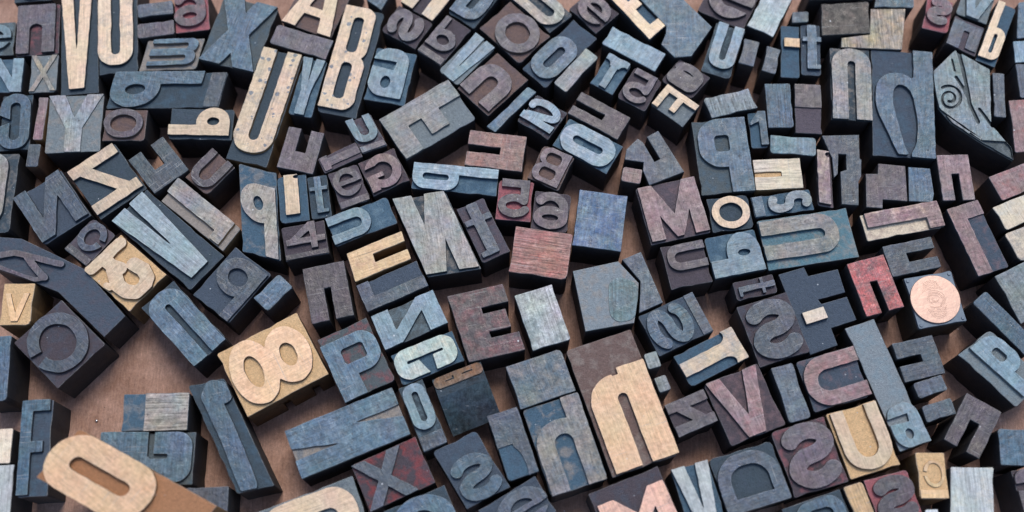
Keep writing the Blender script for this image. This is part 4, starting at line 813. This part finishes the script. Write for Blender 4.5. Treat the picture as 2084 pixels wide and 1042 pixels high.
dict(k='plain',l='little pinkish stub below the slate notched n',cat='spacer block',x=54.98,y=39.15,r=-0.1831,w=8.92,h=7.2,top=23.46,f='pm',b='pm',mot='mv'),
dict(k='relief',l='mauve e at the top edge between the tan U and the cream spurred letter',cat='letter block',x=39.73,y=126.21,r=-0.8087,w=18.64,h=15.89,top=23.13,f='mv',b='dm',g='e',t=0.27,i=(0.05, 0.05, 0.03, 0.05),mot='pm'),
dict(k='plain',l='dark teal stub left of the very dark brown block',cat='spacer block',x=139.07,y=122.01,r=0.0473,w=7.9,h=5.82,top=23.09,f='db',b='db',mot='tl',sk=-0.143),
dict(k='plain',l='dark block cut by the top edge above the very dark brown one',cat='spacer block',x=159.9,y=136.77,r=0.0025,w=31.31,h=10.35,top=23.18,f='bk',b='bk',mot='sl'),
]

GROUP = "letterpress printing blocks heaped on the tabletop"

GX = 0.0
def paint(o, a, b, mottle, grain, side, specks=0.0):
    o["grain_x"] = GX
    o["wear"] = 0.25 if max(PAL[a]) > .5 else (0.6 if max(PAL[a]) > .33 else 1.0)
    o["col_a"] = list(PAL[a]); o["col_b"] = list(PAL[b]); o["mottle"] = float(mottle); o["grain"] = float(grain)
    o["col_s"] = list(side); o["specks"] = float(specks)

def rect_loop(w, h, sk, seed):
    """slightly worn rectangle, corners knocked off, sheared by sk"""
    r = random.Random(seed); pts = []
    for sx, sy in ((-1, -1), (1, -1), (1, 1), (-1, 1)):
        c = r.choice((.3, .4, .5, .8, 1.2, 1.9)) * r.uniform(.7, 1.2)
        c = min(c, w * .15, h * .15)
        cx, cy = sx * w / 2, sy * h / 2
        p = [(cx - sx * c, cy), (cx - sx * c * .3, cy - sy * c * .3), (cx, cy - sy * c)]
        if sx * sy < 0: pass
        if sx * sy > 0: p = p[::-1]
        pts += p
    n = len(pts); out = []
    for i in range(n):                                   # long edges get a few shallow knocks
        a, b = pts[i], pts[(i + 1) % n]; out.append(a)
        L = math.hypot(b[0] - a[0], b[1] - a[1])
        if L > 6:
            m = int(L / 4)
            for k in range(1, m):
                f = (k + r.uniform(-.3, .3)) / m; d = r.uniform(0, .18) if r.random() < .78 else r.uniform(.25, .6)
                nx, ny = -(b[1] - a[1]) / L, (b[0] - a[0]) / L
                out.append((a[0] + (b[0] - a[0]) * f + nx * d, a[1] + (b[1] - a[1]) * f + ny * d))
    return [(x - y * math.sin(sk), y * math.cos(sk)) for x, y in out]

def shear(loops, sk):
    return [[(x - y * math.sin(sk), y * math.cos(sk)) for x, y in l] for l in loops]

def glyph_loops(d, seed):
    W, H = d['w'], d['h']; l, t, r, b = d.get('i', (0, 0, 0, 0))
    w, h = W * (1 - l - r), H * (1 - t - b)
    m = d.get('m', 0)
    fun = lambda x, y: glyph(d['g'], (w - x) if m else x, y, w, h, d.get('t', .3))
    # the smaller face keeps a sliver of margin inside the block
    loops = contours(fun, w, h, seed)
    return shear([[(x - W / 2 + l * W, y - H / 2 + b * H) for x, y in lp] for lp in loops], d.get('sk', 0))

def build(k, d):
    global GX
    GX = float(d.get('gx', 0))
    kind = d['k']; z = d.get('z', 0); top = d['top']; rel = d.get('rel', 1.9); sk = d.get('sk', 0)
    name = {'letter block': 'letter_block', 'number block': 'number_block', 'spacer block': 'spacer_block', 'ornament block': 'ornament_block'}[d['cat']]
    side = SIDES[d.get('side')]
    face, body, mot = d['f'], d['b'], d.get('mot') or d['b']
    mk, gr = d.get('mk', .35), d.get('gr', 0)
    spk = 1.0 if mot == 'spk' else 0.0
    loc = (d['x'] * MM, d['y'] * MM, z * MM)
    def finish(o):
        o.location = loc; o.rotation_euler = (0, 0, d['r'])
        o['label'] = d['l']; o['category'] = d['cat']; o['group'] = GROUP
    if kind in ('plain', 'cut') or (kind == 'poly' and 'st' not in d):
        if kind == 'plain': loops = [rect_loop(d['w'], d['h'], sk, k)]
        elif kind == 'cut': loops = glyph_loops(d, k)
        else: loops = [d['p'] if area(d['p']) > 0 else d['p'][::-1]]
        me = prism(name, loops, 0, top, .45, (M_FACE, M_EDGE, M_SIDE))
        o = link(bpy.data.objects.new(name, me)); paint(o, face, mot, mk, gr, side); finish(o)
        return
    root = link(bpy.data.objects.new(name, None)); root.empty_display_size = .01; finish(root)
    if kind == 'lean':
        lean_block(root, d); return
    if kind == 'poly': bl = [d['p'] if area(d['p']) > 0 else d['p'][::-1]]
    else: bl = [rect_loop(d['w'], d['h'], sk, k)]
    if kind == 'coin':
        coin_block(root, d, bl, top); return
    if d.get('g') == '8':                                    # two nicks cut in the foot of the flank facing us
        W, H = d['w'], d['h']; x1 = W / 2
        foot = [(-x1, -H / 2), (x1, -H / 2)]
        for f in (.44, .80):
            for yy, xx in ((f - .045, x1), (f - .045, x1 - 3), (f + .045, x1 - 3), (f + .045, x1)): foot.append((xx, -H / 2 + yy * H))
        foot += [(x1, H / 2), (-x1, H / 2)]
        fo = link(bpy.data.objects.new('nicked_foot', prism('nicked_foot', shear([foot], sk), 0, 14.5, .1, (M_SIDE, M_SIDE, M_SIDE))), root)
        paint(fo, body, body, mk, gr, side)
    zb = 14.3 if d.get('g') == '8' else 0
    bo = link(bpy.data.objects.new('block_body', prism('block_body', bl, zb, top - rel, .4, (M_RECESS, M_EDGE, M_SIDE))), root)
    paint(bo, body, d.get('bm') or ((face if max(PAL[face]) < .35 else 'sl') if d.get('side') is None else body), mk, gr, side)
    if 'st' in d:
        P = np.array([p for s in d['st'] for p in s[0]]); R = max(s[1] for s in d['st'])
        x0, y0 = P.min(0) - R; x1, y1 = P.max(0) + R
        fun = lambda x, y: np.minimum.reduce([stroke(x + x0, y + y0, s[0], s[1]) for s in d['st']])
        BL = np.array(bl[0])
        if d.get('inv'):
            x0, y0 = BL.min(0); x1, y1 = BL.max(0)
        sg = -1 if d.get('inv') else 1
        clip = lambda x, y: np.maximum(sg * fun(x, y), poly(x + x0, y + y0, BL) + .15)
        if 'dash' in d['l']:
            (a, b_), rr = d['st'][0]; ang = math.atan2(b_[1] - a[1], b_[0] - a[0]); c_, s_ = math.cos(ang), math.sin(ang)
            LL = math.hypot(b_[0] - a[0], b_[1] - a[1])
            loops = [[(a[0] + c_ * u - s_ * v_, a[1] + s_ * u + c_ * v_) for u, v_ in ((0, -rr), (LL, -rr), (LL, rr), (0, rr))]]
        else:
            loops = [[(x + x0, y + y0) for x, y in l] for l in contours(clip, x1 - x0, y1 - y0, k)]
    else:
        loops = glyph_loops(d, k)
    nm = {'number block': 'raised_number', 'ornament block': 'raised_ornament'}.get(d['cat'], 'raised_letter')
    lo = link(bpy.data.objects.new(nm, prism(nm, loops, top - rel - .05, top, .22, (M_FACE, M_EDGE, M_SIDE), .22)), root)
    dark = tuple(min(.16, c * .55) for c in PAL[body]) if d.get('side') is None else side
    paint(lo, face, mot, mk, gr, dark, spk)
    ins = d.get('i', (0, 0, 0, 0))[3]
    if kind == 'relief' and .2 <= ins <= .3 and d.get('g') != 'bar' and z == 0:      # a strip of full wood left below the letter
        W, H = d['w'], d['h']; y0 = -H / 2 + .25; y1 = -H / 2 + H * (ins - .06)
        lp = shear([[(-W / 2 + .3, y0), (W / 2 - .3, y0), (W / 2 - .3, y1), (-W / 2 + .3, y1)]], sk)
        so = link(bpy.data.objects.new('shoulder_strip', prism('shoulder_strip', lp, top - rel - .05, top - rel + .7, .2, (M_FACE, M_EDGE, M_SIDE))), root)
        paint(so, body, face, mk, gr, dark)

def circle(cx, cy, r, n=48): return [(cx + r * math.cos(6.28318 * i / n), cy + r * math.sin(6.28318 * i / n)) for i in range(n)]

def ridge(paths, rad, z):
    """thin raised lines of an engraving, half-round"""
    V, Fc = [], []
    for P in paths:
        P = np.array(P); n = len(P)
        T = np.gradient(P, axis=0); T /= np.hypot(T[:, 0], T[:, 1])[:, None] + 1e-9
        N = np.stack([-T[:, 1], T[:, 0]], 1); o = len(V)
        for i in range(n):
            for s, hh in ((-1, -.05), (-.5, .8), (.5, .8), (1, -.05)):
                q = P[i] + N[i] * rad * s; V.append((q[0] * MM, q[1] * MM, (z + hh * rad) * MM))
        for i in range(n - 1):
            for s in range(3):
                a = o + i * 4 + s; Fc.append((a, a + 4, a + 5, a + 1))
    me = bpy.data.meshes.new('engraving'); me.from_pydata(V, [], [f[::-1] for f in Fc]); return me

def coin_block(root, d, bl, top):
    W, H = d['w'], d['h']; side = SIDES[None]
    bo = link(bpy.data.objects.new('block_body', prism('block_body', bl, 0, top - 2.4, .2, (M_SIDE, M_SIDE, M_SIDE))), root)
    paint(bo, 'bk', 'br', .3, 0, (.05, .045, .035))
    pl = [(x * .985, y * .985) for x, y in bl[0]]
    po = link(bpy.data.objects.new('steel_plate', prism('steel_plate', [pl], top - 2.4, top - 1.0, .25, (M_STEEL,) * 3)), root)
    cx, cy = -.01 * W, .0 * H
    R = min(W, H) * .5
    do = link(bpy.data.objects.new('copper_disc', prism('copper_disc', [circle(cx, cy, R, 72)], top - 1.05, top, .3, (M_COPPER,) * 3)), root)
    r = random.Random(3); paths = []
    # worn relief: fine bowed lines like an old guilloche medallion, nested loops in the middle
    for q in range(9):
        rr = R * (.07 + q * .045)
        a0 = r.uniform(0, 360)
        paths.append([(cx - R * .03 + p[0], cy + p[1]) for p in arc(0, 0, rr, rr * .85, a0, a0 + r.uniform(120, 250), 22)])
    for sgn in (1, -1):
        for q in range(6):
            yy = sgn * (.34 + q * .07)
            hw = .42 - q * .03
            paths.append([(cx + R * (-hw + 2 * hw * i / 16 - .03), cy + R * (yy + sgn * .10 * (1 - ((i - 8) / 8.0) ** 2) + .012 * math.sin(i * 1.7 + q))) for i in range(17)])
    em = ridge(paths, .13, top); em.materials.append(M_COPPER)
    link(bpy.data.objects.new('engraving', em), do)
    for sx, sy in ((-1, 1), (1, 1), (1, -1), (-1, -1)):
        m = prism('nail', [circle(sx * W * .43, sy * H * .43, .75, 20)], top - 1.05, top - .55, .2, (M_STEEL,) * 3)
        link(bpy.data.objects.new('nail', m), root)

def lean_block(root, d):
    """a block tipped over: its rusty printing face turned up and away, one dark flank showing"""
    P = d['p']; q = [Vector((p[0] * MM, p[1] * MM, 0)) for p in P]          # face: back-left, back-right, front-right, front-left
    bl, br, fr, fl = q
    top = 23.3 * MM
    f = ((fl - bl) + (fr - br)).normalized(); rgt = (fr - fl).normalized()
    run, drop = 19 * MM, 10.5 * MM
    V = [bl + Vector((0, 0, top - 1.5 * MM)), br + Vector((0, 0, top - 1.5 * MM)), fr + Vector((0, 0, top)), fl + Vector((0, 0, top))]
    V += [fl + f * 3 * MM + Vector((0, 0, top - .6 * MM)), fr + f * 3 * MM + Vector((0, 0, top - .6 * MM)),
          fr + f * run + rgt * 1.0 * MM + Vector((0, 0, top - drop)), fl + f * run + rgt * .6 * MM + Vector((0, 0, top - drop))]
    V += [fl + f * (run - 9 * MM) + Vector((0, 0, 0)), fr + f * (run - 9 * MM) + Vector((0, 0, 0)), bl + Vector((0, 0, 4 * MM)), br + Vector((0, 0, 4 * MM))]
    Fs = [(3, 4, 5, 2), (4, 7, 6, 5), (7, 8, 9, 6), (8, 10, 11, 9), (10, 0, 1, 11), (0, 3, 2, 1)]
    me = bpy.data.meshes.new('block_body')
    ends = [(0, 10, 8, 7, 4, 3), (1, 2, 5, 6, 9, 11)]
    me.from_pydata([tuple(v) for v in V], [], Fs + ends)
    for m in (M_FACE, M_RECESS): me.materials.append(m)
    for i, p in enumerate(me.polygons): p.material_index = 0 if i in (1,) else 1
    me.update()
    bo = link(bpy.data.objects.new('block_body', me), root); paint(bo, 'db', 'bk', .5, 0, (.03, .035, .045))
    c = (bl + br + fr + fl) / 4
    # rust face plate, rounded, with two short slits of a worn number
    L = (fr - fl).length * 500; Wd = (fl - bl).length * 500
    ang = math.atan2(rgt.y, rgt.x)
    fun = lambda x, y: D_(box(x, y, 0, 0, 2 * L, 2 * Wd, Wd * .8), box(x, y, L * .45, Wd * .8, L * .8, Wd * 1.0, .1), box(x, y, L * 1.15, Wd * 1.0, L * 1.6, Wd * 1.2, .1), box(x, y, L * .76, Wd * .8, L * .83, Wd * 1.4, .1))
    loops = [[(x - L, y - Wd) for x, y in l] for l in contours(fun, 2 * L, 2 * Wd, 5)]
    fm = prism('raised_number', loops, -.4, .9, .3, (M_FACE, M_EDGE, M_SIDE))
    fo = link(bpy.data.objects.new('raised_number', fm), root); paint(fo, 'ru', 'br', .5, .3, (.05, .035, .025))
    n = (V[2] - V[3]).cross(V[0] - V[3]).normalized()
    fo.location = c + Vector((0, 0, top - .75 * MM)); fo.rotation_euler = (0, 0, ang)
    fo.rotation_euler = (-math.asin(min(.9, 1.5 / max(2 * Wd, 2))) , 0, ang)

for k, d in enumerate(BLOCKS):
    build(k, d)

# a tiny shiny bead on the bare tabletop
import bmesh
bm = bmesh.new(); bmesh.ops.create_icosphere(bm, subdivisions=3, radius=.6 * MM)
for v in bm.verts: v.co.z *= .8
me = bpy.data.meshes.new('metal_bead'); bm.to_mesh(me); bm.free(); me.materials.append(M_BEAD)
for p in me.polygons: p.use_smooth = True
bead = link(bpy.data.objects.new('metal_bead', me)); bead.location = (-185.86 * MM, -70.09 * MM, .5 * MM)
bead['label'] = "tiny shiny bead lying on the bare brown tabletop above the large wood O"; bead['category'] = "bead"
